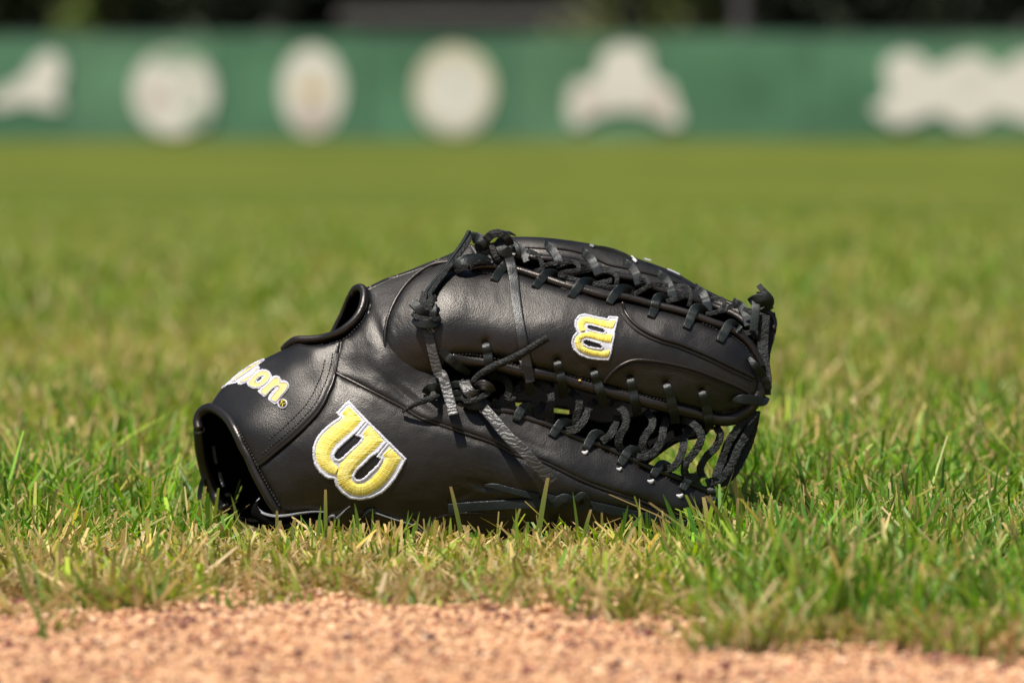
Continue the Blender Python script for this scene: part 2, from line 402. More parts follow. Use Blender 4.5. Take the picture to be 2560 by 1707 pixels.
# dead thatch lying flat, spilling over the clay
n = 15000
r2 = np.random.default_rng(77)
x = r2.uniform(-0.42, 0.42, n); e = edge_y(x); y = e - 0.018 + np.abs(r2.normal(0, 1, n)) * 0.12
k = ~((x > GX0) & (x < GX1) & (y > GY0) & (y < GY1)) & (y < 0.8); x, y = x[k], y[k]; n = len(x)
a = r2.uniform(0, 6.28, n)
cols = np.array([(0.50, 0.38, 0.18), (0.40, 0.29, 0.12), (0.58, 0.45, 0.24), (0.25, 0.22, 0.06), (0.30, 0.18, 0.08)])[r2.integers(0, 5, n)] * r2.uniform(.8, 1.15, (n, 1))
ln = r2.uniform(0.006, 0.026, n)
hgt = r2.uniform(0.0015, 0.007, n) * np.where(y - edge_y(x) < 0.004, .5, 1)
V, Q, C = blades(x, y, r2.uniform(0.003, 0.009, n) * np.where(y - edge_y(x) < 0.0, .6, 1), hgt, r2.uniform(.0007, .0018, n), a, ln / hgt, 0 * x, a + 1.57, cols, cols, cols, r2.random(n) < .5, 2)
tag(fast_mesh("thatch", V, Q, GM, C), "dry straw coloured thatch lying at the foot of the turf", "grass", kind="stuff")

def single_blades():
    """the long blades one can tell apart: tip pixel, foot column, ground row (sets the distance), width in px, colour"""
    L = [(1126, 1212, 1160, 1388, 11, 0, 1), (812, 1222, 812, 1386, 10, 0, 1), (885, 1254, 902, 1384, 12, 1, 0), (1370, 1190, 1340, 1390, 13, 0, 1),
         (1658, 1228, 1712, 1385, 17, 2, 0), (1572, 1258, 1545, 1384, 14, 2, 0), (1608, 1276, 1545, 1400, 17, 2, 0), (1788, 1208, 1838, 1370, 20, 3, 0),
         (1838, 1230, 1800, 1372, 13, 2, 0), (1432, 1225, 1450, 1380, 8, 1, 0), (1478, 1270, 1450, 1392, 10, 1, 1), (1300, 1268, 1270, 1385, 9, 1, 1),
         (1020, 1272, 1012, 1378, 8, 1, 0), (1048, 1276, 1030, 1380, 8, 0, 0), (930, 1269, 930, 1378, 8, 1, 0), (1075, 1288, 1060, 1380, 11, 3, 0),
         (690, 1275, 690, 1390, 9, 0, 1), (735, 1295, 722, 1385, 13, 0, 1), (575, 1235, 600, 1345, 9, 0, 0), (520, 1215, 548, 1330, 8, 1, 1), (800, 1262, 790, 1388, 11, 3, 0),
         (40, 1432, 112, 1608, 13, 3, 0), (0, 1300, 70, 1510, 14, 0, 0), (92, 1500, 96, 1606, 9, 1, 0), (2010, 1450, 1990, 1560, 12, 0, 0),
         (1990, 1115, 2030, 1330, 14, 2, 0), (2318, 1108, 2308, 1290, 9, 2, 0), (2140, 1112, 2110, 1300, 8, 0, 0), (1900, 1090, 1890, 1290, 7, 2, 0),
         (2180, 1160, 2200, 1330, 10, 1, 0), (2500, 1160, 2480, 1340, 10, 2, 0), (310, 1085, 305, 1265, 7, 2, 0), (218, 1108, 228, 1262, 11, 1, 0),
         (158, 1200, 175, 1300, 26, 3, 0), (95, 1190, 20, 1300, 14, 2, 0), (245, 1160, 205, 1300, 8, 0, 0), (430, 1180, 470, 1320, 9, 1, 0), (65, 1150, 110, 1280, 12, 3, 0),
         (2050, 1230, 2010, 1420, 17, 1, 0), (1760, 1300, 1820, 1470, 13, 0, 0), (2200, 1290, 2230, 1480, 15, 3, 0), (1660, 1340, 1700, 1470, 11, 0, 1), (2420, 1310, 2390, 1540, 20, 0, 0),
         (2250, 1400, 2330, 1600, 22, 3, 0), (2470, 1360, 2500, 1610, 18, 0, 0), (2100, 1420, 2170, 1580, 14, 3, 0), (1900, 1380, 1870, 1570, 15, 1, 0)]
    pal = np.array([(0.19, 0.25, 0.045), (0.13, 0.22, 0.025), (0.085, 0.19, 0.02), (0.17, 0.27, 0.055)])
    x, y, h, wd, ang, lean, face, cm, cut = [], [], [], [], [], [], [], [], []
    for (ut, vt, ub, vb, wp, c, ct) in L:
        d = ground_dist(vb); s = d / FPX; x.append((ub - 1280) * s); y.append(d - D0)
        hh = max(0.012, (vb - vt) * s); h.append(hh); wd.append(wp * s * 1.15); dxx = (ut - ub) * s
        ang.append(0 if dxx >= 0 else math.pi); lean.append(abs(dxx) / hh); face.append(rng.uniform(-.35, .35)); cm.append(pal[c]); cut.append(bool(ct))
    cm = np.array(cm); A = np.array
    n = len(x); tip = np.where(A(cut)[:, None], np.array([0.42, 0.30, 0.12]), cm)
    return blades(A(x), A(y), np.full(n, 0.0), A(h), A(wd), A(ang), A(lean) * .7, A(lean) * .3, A(face), cm * .8, cm, tip, A(cut), 8)
V, Q, C = single_blades()
tag(fast_mesh("long_grass", V, Q, GM, C), "longer single green blades standing round the glove", "grass", kind="stuff")
# ================================================================== GLOVE
GO = np.array([0.0, 0.06, 0.012])
glove = empty("baseball_glove", GO, "black leather baseball glove with yellow and white embroidered letters lying on the turf", "baseball glove")
class Panel: pass
SURF = []       # things that answer "how far is your front at (u, v)"
def panel(name, outline, D, H, wd, thick, mat, parent, spacing=6.5, smooth_outline=True, edge=5.0, surf=True, extra=None, holes=()):
    P = close_curve(outline, edge) if smooth_outline else lin_curve(outline, edge)
    keep = np.linalg.norm(P - np.roll(P, 1, 0), axis=1) > 0.8; P = P[keep]
    u0, v0 = P.min(0); u1, v1 = P.max(0)
    gx, gy = np.meshgrid(np.arange(u0, u1, spacing), np.arange(v0, v1, spacing * .87))
    gx = gx + (np.arange(gx.shape[0])[:, None] % 2) * spacing / 2
    Qp = np.stack([gx.ravel(), gy.ravel()], -1)
    Qp = Qp[inside(Qp, P)]; Qp = Qp[seg_dist(Qp, P, True) > spacing * .45]
    HL = []
    for hpoly in holes:
        hp = lin_curve(hpoly, 5.0); Qp = Qp[~inside(Qp, hp) & (seg_dist(Qp, hp, True) > spacing * .45)]; HL.append(hp)
    # extra rings so that the rounded border is smooth
    A = np.vstack([P] + HL + [Qp]); n = len(P)
    ed = [(i, (i + 1) % n) for i in range(n)]; o = n
    for hp in HL: ed += [(o + i, o + (i + 1) % len(hp)) for i in range(len(hp))]; o += len(hp)
    vv, _, ff, *_ = delaunay_2d_cdt([Vector(a) for a in A.tolist()], ed, [], 0, 1e-4)
    A = np.array([v[:] for v in vv]); F = np.array([f for f in ff if len(f) == 3])
    c = A[F].mean(1); kk = inside(c, P)
    for hp in HL: kk &= ~inside(c, hp)
    F = F[kk]
    # orient towards the camera
    a, b, d = A[F[:, 0]], A[F[:, 1]], A[F[:, 2]]
    cr = (b - a)[:, 0] * (d - a)[:, 1] - (b - a)[:, 1] * (d - a)[:, 0]; F[cr > 0] = F[cr > 0][:, ::-1]
    def pillow(q):
        dist = seg_dist(q, P, True); s = np.clip(dist / wd, 0, 1)
        return H * np.sqrt(np.clip(1 - (1 - s) ** 2, 0, 1)), dist
    h, dist = pillow(A)
    t = D(A[:, 0], A[:, 1]) - h
    if extra: t = t + extra(A[:, 0], A[:, 1], dist)
    nb = len(A); tb = D(A[:, 0], A[:, 1]) + thick * np.sqrt(np.clip(np.minimum(dist / (thick * .8), 1), 0, 1)) + 0.5
    Vt = np.vstack([at(A[:, 0], A[:, 1], t), at(A[:, 0], A[:, 1], tb)])
    Fb = F[:, ::-1] + nb
    # side walls along border edges
    cnt = {}
    for f in F:
        for i in range(3):
            e = (int(f[i]), int(f[(i + 1) % 3]))
            cnt[e] = 1
    side = [(e[1], e[0], e[0] + nb, e[1] + nb) for e in cnt if (e[1], e[0]) not in cnt]
    faces = [tuple(f) for f in F.tolist()] + [tuple(f) for f in Fb.tolist()] + side
    ob = mesh_obj(name, Vt, faces, mat, parent, org=GO if parent is glove else GO)
    p = Panel(); p.P = P; p.obj = ob
    def front(u, v):
        q = np.stack([np.atleast_1d(u), np.atleast_1d(v)], -1).astype(float); ins = inside(q, P)
        hh, dd = pillow(q); r = D(q[:, 0], q[:, 1]) - hh
        if extra: r = r + extra(q[:, 0], q[:, 1], dd)
        return np.where(ins, r, np.inf)
    p.front = front
    if surf: SURF.append(front)
    return p
def surf(u, v):
    u = np.atleast_1d(np.asarray(u, float)); v = np.atleast_1d(np.asarray(v, float))
    r = np.full(len(u), np.inf)
    for f in SURF: r = np.minimum(r, f(u, v))
    return r
def tps_front(D): return lambda u, v: D(np.asarray(u), np.asarray(v))
def resolve(P, lift, D=None):
    """fill in missing depths: P rows (u, v[, t])"""
    uv = np.array([p[:2] for p in P], float); t = np.array([p[2] if len(p) > 2 and p[2] is not None else np.nan for p in P])
    m = np.isnan(t)
    if m.any():
        s = (D(uv[m, 0], uv[m, 1]) if D else surf(uv[m, 0], uv[m, 1])) - lift
        s[~np.isfinite(s)] = np.nan; t[m] = s
    m = np.isnan(t)
    if m.all(): t[:] = 60
    elif m.any():
        i = np.arange(len(t)); t[m] = np.interp(i[m], i[~m], t[~m])
    return np.column_stack([uv, t])
def sweep(Pc, half_w, half_t, roll=0.0, nseg=10, box=True, cap=True, jitter=0.0, rs=0):
    """Pc (n,3) in (u,v,t); widths may be arrays; returns verts (world), faces"""
    n = len(Pc); T = np.gradient(Pc, axis=0); T /= np.linalg.norm(T, axis=1)[:, None] + 1e-9
    N0 = np.array([0, 0, -1.0]); Sd = np.cross(T, N0)
    L = np.linalg.norm(Sd, axis=1)
    for i in range(n):
        if L[i] < 0.25: Sd[i] = Sd[i - 1] if i else np.cross(T[0], np.array([0, 1.0, 0]))
        Sd[i] /= np.linalg.norm(Sd[i]) + 1e-9
        if i and Sd[i] @ Sd[i - 1] < -0.2: Sd[i] *= -1
    Nn = np.cross(Sd, T); Nn /= np.linalg.norm(Nn, axis=1)[:, None] + 1e-9
    ro = np.broadcast_to(roll, n)[:, None]
    S2 = Sd * np.cos(ro) + Nn * np.sin(ro); N2 = -Sd * np.sin(ro) + Nn * np.cos(ro)
    a = np.linspace(0, 2 * math.pi, nseg, endpoint=False) + math.pi / nseg
    ca, sa = np.cos(a), np.sin(a)
    if box: e = 0.22; ca = np.sign(ca) * np.abs(ca) ** e; sa = np.sign(sa) * np.abs(sa) ** e
    hw = np.broadcast_to(half_w, n)[:, None, None]; ht = np.broadcast_to(half_t, n)[:, None, None]
    R3 = Pc[:, None] + S2[:, None] * ca[None, :, None] * hw + N2[:, None] * sa[None, :, None] * ht
    if jitter: R3 = R3 + np.random.default_rng(rs).normal(0, jitter, R3.shape)
    V = at(R3[..., 0], R3[..., 1], R3[..., 2]).reshape(-1, 3)
    F = []
    for i in range(n - 1):
        for j in range(nseg):
            k = (j + 1) % nseg; F.append((i * nseg + j, i * nseg + k, (i + 1) * nseg + k, (i + 1) * nseg + j))
    if cap: F.append(tuple(range(nseg))[::-1]); F.append(tuple((n - 1) * nseg + j for j in range(nseg)))
    return V, F
def recalc(o):
    import bmesh
    bm = bmesh.new(); bm.from_mesh(o.data); bmesh.ops.recalc_face_normals(bm, faces=bm.faces); bm.to_mesh(o.data); bm.free()
def sharp(o, ang=50):
    try: o.data.set_sharp_from_angle(angle=R(ang))
    except Exception: pass
def strap(name, code, pts, w=23, th=7, lift=5, mat=None, roll=0.0, D=None, taper=None, parent=None, step=4.0, jitter=0.0, box=True, label=None, nseg=12, clamp=None, sink=(0, 0)):
    P = resolve(px(code, pts), lift, D); C = catmull(P, step)
    if clamp is None: clamp = mat is not M_SUEDE and D is None
    if clamp:
        f = surf(C[:, 0], C[:, 1]) - max(lift, 1) * .6 - th * .35; m = np.isfinite(f); n_ = len(C)
        T_ = C[:, 2].copy(); T_[m] = np.minimum(T_[m], f[m])
        # keep it smooth
        for _ in range(2): T_[1:-1] = np.minimum(T_[1:-1], (T_[:-2] + 2 * T_[1:-1] + T_[2:]) / 4 + .5)
        C[:, 2] = T_
    k_ = np.arange(len(C)) * step
    if sink[0]: C[:, 2] += sink[0] * np.clip(1 - k_ / 9.0, 0, 1) ** 1.5
    if sink[1]: C[:, 2] += (sink[1] * np.clip(1 - k_ / 9.0, 0, 1) ** 1.5)[::-1]
    hw = w / 2.0
    if taper is not None: hw = np.interp(np.linspace(0, 1, len(C)), np.linspace(0, 1, len(taper)), taper) * w / 2.0
    rl = np.interp(np.linspace(0, 1, len(C)), np.linspace(0, 1, len(roll)), roll) if isinstance(roll, (list, tuple)) else roll
    V, F = sweep(C, hw, th / 2.0, rl, nseg, box, True, jitter, len(C))
    o = mesh_obj(name, V, F, mat or M_LACE, parent or glove, org=GO); recalc(o)
    if box: sharp(o)
    if label: o["label"] = label
    return o
def tube(name, code, pts, r, mat, D=None, lift=0, parent=None, asurf=False, step=4.0, taper=None):
    P = resolve(px(code, pts), lift, D); C = catmull(P, step)
    rr = r if taper is None else r * np.interp(np.linspace(0, 1, len(C)), np.linspace(0, 1, len(taper)), taper)
    V, F = sweep(C, rr, rr, 0, 12, False)
    o = mesh_obj(name, V, F, mat, parent or glove, org=GO); recalc(o)
    if asurf:
        def front(u, v):
            q = np.stack([u, v], -1); d = np.linalg.norm(q[:, None] - C[None, :, :2], axis=-1); i = d.argmin(1); dm = d[np.arange(len(q)), i]
            return np.where(dm < r, C[i, 2] - np.sqrt(np.clip(r * r - dm * dm, 0, None)), np.inf)
        SURF.append(front)
    return o
def stitches(name, code, pts, D=None, lift=1.5, pitch=9.0, length=6.0, r=1.2, mat=None, parent=None):
    C = catmull(resolve(px(code, pts), lift, D), 1.5)
    s = np.concatenate([[0], np.cumsum(np.linalg.norm(np.diff(C, axis=0), axis=1))])
    Vs, Fs, o = [], [], 0
    for a in np.arange(2, s[-1] - length, pitch):
        q = np.array([[np.interp(b, s, C[:, k]) for k in range(3)] for b in np.linspace(a, a + length, 4)])
        q[0, 2] += 2; q[-1, 2] += 2
        V, F = sweep(q, r * np.array([.7, 1, 1, .7]), r * .8, 0, 6, False)
        Vs.append(V); Fs += [tuple(i + o for i in f) for f in F]; o += len(V)
    ob = mesh_obj(name, np.vstack(Vs), Fs, mat or M_THREAD, parent or glove, org=GO, kind="stuff"); recalc(ob); return ob

# ---- depth of the hand and thumb leather (t = units of S behind the front)
DB = TPS([
 (500, 1030, 250), (553, 971, 225), (602, 928, 215), (660, 896, 200), (712, 868, 195), (500, 1100, 230),
 (600, 1010, 138), (650, 960, 132), (720, 920, 118), (780, 880, 112), (595, 1070, 98), (640, 1130, 62), (700, 1020, 72), (780, 960, 74),
 (672, 1220, 48), (700, 1290, 58), (700, 1140, 38), (850, 860, 110),
 (760, 1100, 22), (850, 1080, 6), (850, 1180, 2), (950, 1180, 0), (800, 1250, 28), (900, 1280, 24), (900, 1340, 70), (760, 1330, 85), (1100, 1340, 70),
 (830, 990, 40), (900, 1010, 26), (950, 980, 34), (870, 920, 78), (880, 850, 104), (900, 790, 142), (925, 740, 178), (915, 716, 205),
 (985, 690, 222), (1050, 655, 240), (1120, 625, 262), (1178, 606, 270), (960, 850, 70), (945, 900, 56), (1000, 960, 46), (1040, 1000, 34), (960, 790, 108), (1000, 740, 150),
 (1060, 860, 70), (1100, 940, 60), (1100, 720, 150), (1100, 1040, 22), (1150, 1030, 34), (1200, 1100, 14), (1100, 1140, 6), (1050, 1250, 22), (1200, 1200, 14),
 (1300, 1060, 48), (1300, 1130, 20), (1300, 1250, 26), (1250, 1335, 80), (1450, 1100, 66), (1420, 1160, 26), (1450, 1250, 34), (1450, 1335, 86),
 (1600, 1160, 82), (1580, 1220, 44), (1620, 1320, 90), (1720, 1220, 104), (1700, 1265, 78), (1790, 1260, 130), (1740, 1300, 110)], 20)
PL = px('B', [(1305, 112), (1450, 185), (1600, 262), (1780, 355), (1940, 440)]) + px('D', [(330, 530), (450, 572), (600, 622), (750, 675), (880, 718), (1000, 762), (1100, 812), (1200, 868), (1320, 900), (1450, 932), (1620, 1010), (1800, 1100), (1950, 1160), (2100, 1212)]) + px('F', [(734, 1143), (900, 1212), (1040, 1262), (1130, 1290)])
SEAM = px('B', [(598, 975), (690, 905), (800, 812), (900, 730), (1000, 640), (1080, 560), (1150, 482), (1210, 390), (1250, 300), (1290, 210), (1312, 125)]) + px('A', [(1330, 1300), (1345, 1200), (1365, 1080)])
BIND1 = px('B', [(62, 640), (52, 560), (75, 490), (130, 445), (190, 440), (255, 470), (325, 530), (385, 620), (430, 710), (470, 800), (520, 890), (560, 985), (605, 1080), (660, 1180), (720, 1290), (790, 1390)])
OPEN1 = px('A', [(845, 1150), (890, 1105), (960, 1065), (1080, 1060), (1200, 1045), (1330, 1005), (1430, 940), (1510, 860), (1560, 770), (1580, 680), (1575, 610), (1545, 585), (1500, 600), (1465, 650)])
# hull: the far side of the glove, an open cupped shell
DH = TPS([(500, 1060, 268), (480, 1100, 300), (499, 1145, 330), (515, 1210, 345), (548, 1262, 340), (600, 1310, 300), (553, 975, 235), (660, 900, 215), (710, 872, 215), (830, 830, 230), (870, 740, 240), (905, 712, 235),
 (1000, 690, 250), (1178, 606, 300), (1350, 590, 320), (1600, 650, 330), (1870, 770, 310), (1850, 900, 240), (1780, 1080, 220), (1694, 1110, 220), (1560, 1230, 200), (1300, 1345, 110), (1000, 1345, 100), (750, 1335, 150)], 20)
HULL = px('B', [(58, 560), (72, 700), (80, 850), (105, 1000), (150, 1150), (220, 1290), (320, 1400)]) + [(640, 1318), (760, 1336), (1000, 1346), (1250, 1344), (1420, 1325), (1540, 1240), (1620, 1160), (1692, 1108), (1745, 1096), (1776, 1075), (1800, 1000), (1850, 900), (1868, 830), (1862, 775)] + px('E', [(1500, 340), (1250, 230), (1050, 120), (850, 20)]) + px('C', [(2200, 290), (1900, 205), (1600, 160), (1350, 140), (1180, 140), (900, 190), (600, 285)]) + px('A', [(2100, 400), (1900, 465), (1700, 545), (1560, 590), (1490, 590), (1420, 660), (1350, 840), (1292, 985), (1210, 1050), (980, 1080), (840, 1150), (660, 1245), (450, 1360), (275, 1515)]) + px('B', [(180, 420), (95, 470)])
def hull_D(u, v):
    q = np.stack([np.ravel(u), np.ravel(v)], -1); P = close_curve(HULL, 20)
    d = seg_dist(q, P, True); s = np.clip(d / 170, 0, 1)
    return (DH(q[:, 0], q[:, 1]) + 250 * np.sqrt(1 - (1 - s) ** 2)).reshape(np.shape(u))
hull = panel("palm_shell", HULL, hull_D, 0, 10, 9, M_INNER, glove, spacing=14, edge=10, surf=False,
             holes=[px('D', [(1205, 390), (1345, 400), (1350, 425), (1215, 425)]), px('D', [(1560, 440), (1700, 460), (1700, 495), (1560, 480)])])
# ---- wrist strap with its lettering
WRIST = px('B', [(170, 432), (240, 455), (310, 510), (380, 600), (430, 690), (475, 780), (530, 870), (575, 960)]) + SEAM[0:] + px('A', [(1300, 1085), (1200, 1110), (1080, 1115), (960, 1100), (845, 1150), (750, 1195), (660, 1240), (550, 1295), (450, 1352), (350, 1430), (272, 1512)]) + px('B', [(222, 330), (180, 395)])
wrist = panel("wrist_strap", WRIST, lambda u, v: DB(u, v) - 6, 5, 16, 10, M_LEATHER, glove)
# ---- thumb and back of the hand
THUMB = SEAM[:11] + PL[0:] + [(1720, 1306), (1640, 1318), (1500, 1338), (1300, 1348), (1100, 1344), (900, 1340), (780, 1318)] + px('B', [(830, 1395), (770, 1300), (690, 1160), (630, 1050)])
def wrinkle(u, v):
    r = 0
    for cu, cv, ru, th, sc, a in ((960, 830, 45, 1.2, 13, 1.5), (1020, 990, 50, .7, 11, 1.8), (1210, 1190, 60, .3, 12, 1.6), (1140, 1240, 45, -.3, 10, 1.6), (1320, 1120, 60, .4, 12, 1.2),
                              (1555, 835, 34, 1.35, 9, 1.1), (1120, 880, 26, .2, 10, 1.2), (1830, 1010, 26, .3, 8, 1.5), (640, 1080, 40, -.8, 12, 1.0), (1560, 1010, 40, 1.2, 10, .9), (1000, 1270, 60, .1, 14, 1.3)):
        m = np.exp(-(((u - cu) ** 2 + (v - cv) ** 2) / ru ** 2)); w_ = -(u - cu) * math.sin(th) + (v - cv) * math.cos(th); l_ = (u - cu) * math.cos(th) + (v - cv) * math.sin(th)
        r = r + a * m * np.abs(np.sin(w_ / sc * 2.6 + 1.5 * vnoise(l_, w_, 18, 77)))
    return r
def body_extra(u, v, d):
    g = lambda cu, cv, ru, rv, a, th=0.0: a * np.exp(-((((u - cu) * math.cos(th) + (v - cv) * math.sin(th)) / ru) ** 2 + ((-(u - cu) * math.sin(th) + (v - cv) * math.cos(th)) / rv) ** 2))
    return (g(1215, 1215, 40, 9, 8, .25) + g(1010, 985, 60, 7, 5, .7) + g(1060, 1000, 50, 6, -4, .7) + g(1040, 1275, 40, 12, 5) + g(1150, 1240, 26, 7, 5, -.4)
            + g(950, 840, 70, 12, 5, 1.2) + g(1180, 1090, 60, 8, 3, .4) + g(700, 1050, 60, 14, -2, -.8) + g(1330, 1110, 50, 7, 3, .4) + 1.6 * (vnoise(u, v, 34, 5) - .5) + 0.8 * (vnoise(u, v, 15, 6) - .5)
            + wrinkle(u, v))
thumb = panel("thumb_stall", THUMB, DB, 9, 26, 12, M_LEATHER, glove, extra=body_extra)
BACK = [SEAM[-1]] + px('A', [(1440, 1030), (1530, 945), (1590, 840), (1625, 720), (1612, 620), (1600, 588), (1700, 535), (1800, 490), (1950, 440), (2150, 360), (2350, 282)]) + px('C', [(800, 185)]) + [(1190, 650), (1150, 700), (1100, 800), (1100, 900), (1130, 985)] + px('D', [(700, 395), (820, 420), (1000, 445), (1200, 480), (1500, 600), (1850, 745)]) + px('F', [(560, 735), (850, 865), (1180, 985), (1340, 1060), (1430, 1100), (1490, 1170), (1470, 1250), (1370, 1300), (1200, 1320)]) + PL[::-1]
back = panel("hand_back", BACK, DB, 8, 20, 12, M_LEATHER, glove, extra=body_extra)
PIP = [(p[0], p[1]) for p in PL]
piping1 = tube("piping", 'P', PIP, 4.2, M_ROLL, DB, 3.0)
tube("piping", 'A', [(1612, 612), (1690, 575), (1765, 540), (1870, 495), (2000, 450), (2150, 395), (2350, 315)], 3.2, M_ROLL, DB, 3.0)
tube("piping", 'A', [(1860, 1010), (1800, 1060)][:0] + [(1372, 1070), (1352, 1200), (1335, 1300)], 3.2, M_ROLL, DB, 3.0)
tube("wrist_piping", 'P', SEAM[:-3], 4.5, M_ROLL, DB, 9.0)
stitches("stitching", 'P', [(p[0] - 14, p[1] - 11) for p in SEAM[1:-1]], wrist.front, 1.2, r=1.7)
stitches("stitching", 'P', [(p[0] - 28, p[1] - 21) for p in SEAM[2:-2]], wrist.front, 1.2, r=1.7)
# a second layer line of the wrist seam
strap("seam_tape", 'P', [(p[0] - 4, p[1] - 3) for p in SEAM[:-1]], 12, 5, 8, M_LEATHER, D=DB)
# bindings round the two openings
tube("wrist_binding", 'P', BIND1, 12.5, M_ROLL, lambda u, v: DB(u, v) , 2.0, asurf=True)
stitches("stitching", 'B', [(230, 425), (290, 455), (350, 520), (410, 600), (455, 690), (500, 780), (550, 870), (600, 975), (650, 1070), (710, 1180), (770, 1280), (810, 1350)], DB, 12.5, r=1.7)
tube("far_wrist_binding", 'B', [(66, 640, 285), (78, 800, 320), (105, 950, 340), (150, 1110, 350), (215, 1250, 350), (310, 1370, 320)], 15, M_ROLL)
tube("finger_opening_binding", 'P', [p + (t,) for p, t in zip(OPEN1, [206, 190, 176, 160, 146, 128, 122, 124, 134, 150, 170, 182, 196, 206])], 10.5, M_ROLL, asurf=True)
tube("finger_opening_binding", 'A', [(1470, 640, 205), (1430, 700, 222), (1380, 820, 235), (1330, 920, 240), (1290, 1000, 240)], 7, M_ROLL)
stitches("stitching", 'A', [(1250, 1105), (1400, 1050), (1500, 960), (1575, 870), (1610, 770), (1620, 690), (1605, 620)], DB, 9.0, r=1.5)
stitches("stitching", 'A', [(930, 1105), (1000, 1110), (1100, 1118), (1220, 1100)], DB, 12.0)
# inside of the wrist opening: lacing seen against the lining
for i, P_ in enumerate([[(195, 790, 372), (205, 860, 372), (222, 950, 372)], [(250, 1030, 365), (268, 1090, 365), (290, 1160, 360)], [(310, 1230, 340), (330, 1240, 335), (350, 1225, 330)]]):
    strap("lining_lace", 'B', P_, 9, 5, 0, M_CRACK)
strap("heel_lace", 'N', [(110, 190, 330), (80, 280, 335), (70, 380, 335), (90, 480, 330)], 12, 7, 0, M_LACE)

# ---- web: the long laced pad between thumb and finger
DW = TPS([(945, 870, 74), (955, 800, 95), (985, 735, 128), (1040, 680, 165), (1110, 645, 196), (1180, 640, 190), (1000, 930, 66), (1060, 945, 66),
 (1020, 830, 56), (1060, 770, 66), (1100, 720, 94), (1150, 690, 124), (1100, 810, 40), (1180, 770, 58), (1160, 880, 40), (1100, 890, 40), (1130, 930, 58), (1250, 680, 142), (1250, 740, 84), (1250, 860, 32), (1230, 905, 46),
 (1340, 700, 128), (1380, 800, 46), (1380, 900, 36), (1400, 935, 50), (1500, 730, 116), (1500, 800, 62), (1550, 870, 46), (1560, 960, 62), (1640, 760, 122), (1660, 830, 72), (1700, 900, 62), (1700, 980, 70), (1720, 1030, 92),
 (1800, 800, 132), (1820, 870, 96), (1850, 960, 96), (1880, 900, 124), (1900, 960, 130), (1830, 1030, 112)], 25)
WEB = px('C', [(800, 425), (930, 455), (1060, 440), (1200, 455), (1350, 500), (1520, 560), (1700, 610), (1900, 655), (2050, 690)]) + px('E', [(0, 215), (240, 290), (430, 345), (600, 360), (800, 405), (1000, 450), (1200, 510), (1400, 590), (1580, 660), (1700, 740), (1790, 860), (1840, 980), (1850, 1080), (1820, 1180), (1760, 1260), (1650, 1340), (1500, 1375), (1380, 1365), (1200, 1320), (1000, 1270), (800, 1220), (600, 1170), (430, 1120), (200, 1060), (0, 1015)]) + px('C', [(1560, 1360), (1400, 1330), (1200, 1275), (1000, 1220), (800, 1205), (640, 1215), (560, 1300), (460, 1392), (360, 1392), (260, 1378), (130, 1330), (50, 1230), (12, 1100), (12, 960), (40, 830), (90, 720), (160, 610), (260, 505), (380, 430), (540, 350), (660, 350)])
def web_extra(u, v, d):
    g = lambda cu, cv, r, a: a * np.exp(-(((u - cu) / r) ** 2 + ((v - cv) / r) ** 2))
    r = 1.2 * (vnoise(u, v, 30, 8) - .5) + 0.7 * (vnoise(u, v, 13, 9) - .5)
    for cu, cv in HOLES: r = r + g(cu, cv, 9, 7)
    return r + wrinkle(u, v) + g(1830, 1020, 16, 6) + g(1210, 855, 30, 3)
HOLES = [p for p in px('C', [(935, 1085), (1275, 1235), (1590, 1250), (1925, 1340)]) + px('E', [(645, 1040), (975, 1090), (1300, 1155), (1590, 1250)])]
web = panel("web_pad", WEB, DW, 13, 20, 14, M_LEATHER, glove, extra=web_extra)
wf = web.front
tube("piping", 'C', [(600, 345), (440, 375), (300, 460), (190, 570), (105, 700), (48, 830), (15, 960), (10, 1080), (40, 1225), (125, 1330), (250, 1382), (360, 1395), (470, 1392)], 5.0, M_ROLL, lambda u, v: DW(u, v), 6.0)
def on_web(u, v):
    return wf(u, v)
TOPROLL = px('C', [(800, 400), (930, 385), (1060, 392), (1230, 425), (1380, 470), (1520, 515), (1700, 575), (1900, 620), (2080, 650)]) + px('E', [(60, 185), (240, 245), (430, 300), (570, 300), (720, 335), (860, 375), (1040, 415), (1200, 462), (1380, 530), (1520, 580), (1650, 650), (1740, 735), (1800, 830), (1850, 940)])
tube("top_welt", 'P', TOPROLL, 10.5, M_ROLL, DW, 0.0, asurf=True)
LOWROLL = px('C', [(620, 1235), (760, 1265), (900, 1285), (1080, 1320), (1250, 1362), (1420, 1385), (1600, 1420), (1780, 1475), (1950, 1520)]) + px('E', [(200, 1120), (430, 1180), (620, 1230), (800, 1275), (1000, 1325), (1200, 1370), (1330, 1410), (1470, 1440), (1600, 1425), (1720, 1350), (1790, 1270), (1835, 1180), (1845, 1090)])
tube("lower_welt", 'P', [(a, b - 3.5) for a, b in LOWROLL], 17, M_ROLL, lambda u, v: DW(u, v), 0.0, asurf=True)
stitches("stitching", 'C', [(830, 440), (900, 448), (1000, 452)], DW, 11)
stitches("stitching", 'E', [(1300, 540), (1400, 580), (1480, 620), (1600, 670), (1680, 740), (1740, 830), (1770, 900)], DW, 11)
stitches("stitching", 'C', [(640, 1200), (720, 1195), (820, 1198), (900, 1212), (1050, 1240), (1200, 1290), (1350, 1325), (1560, 1345), (1700, 1390), (1900, 1440), (2080, 1510), (2250, 1540)], DW, 11)
stitches("stitching", 'E', [(430, 1120), (600, 1165), (780, 1210), (950, 1250), (1100, 1290), (1280, 1335), (1400, 1362), (1520, 1362), (1620, 1340), (1720, 1260), (1770, 1150), (1790, 1040)], DW, 11)
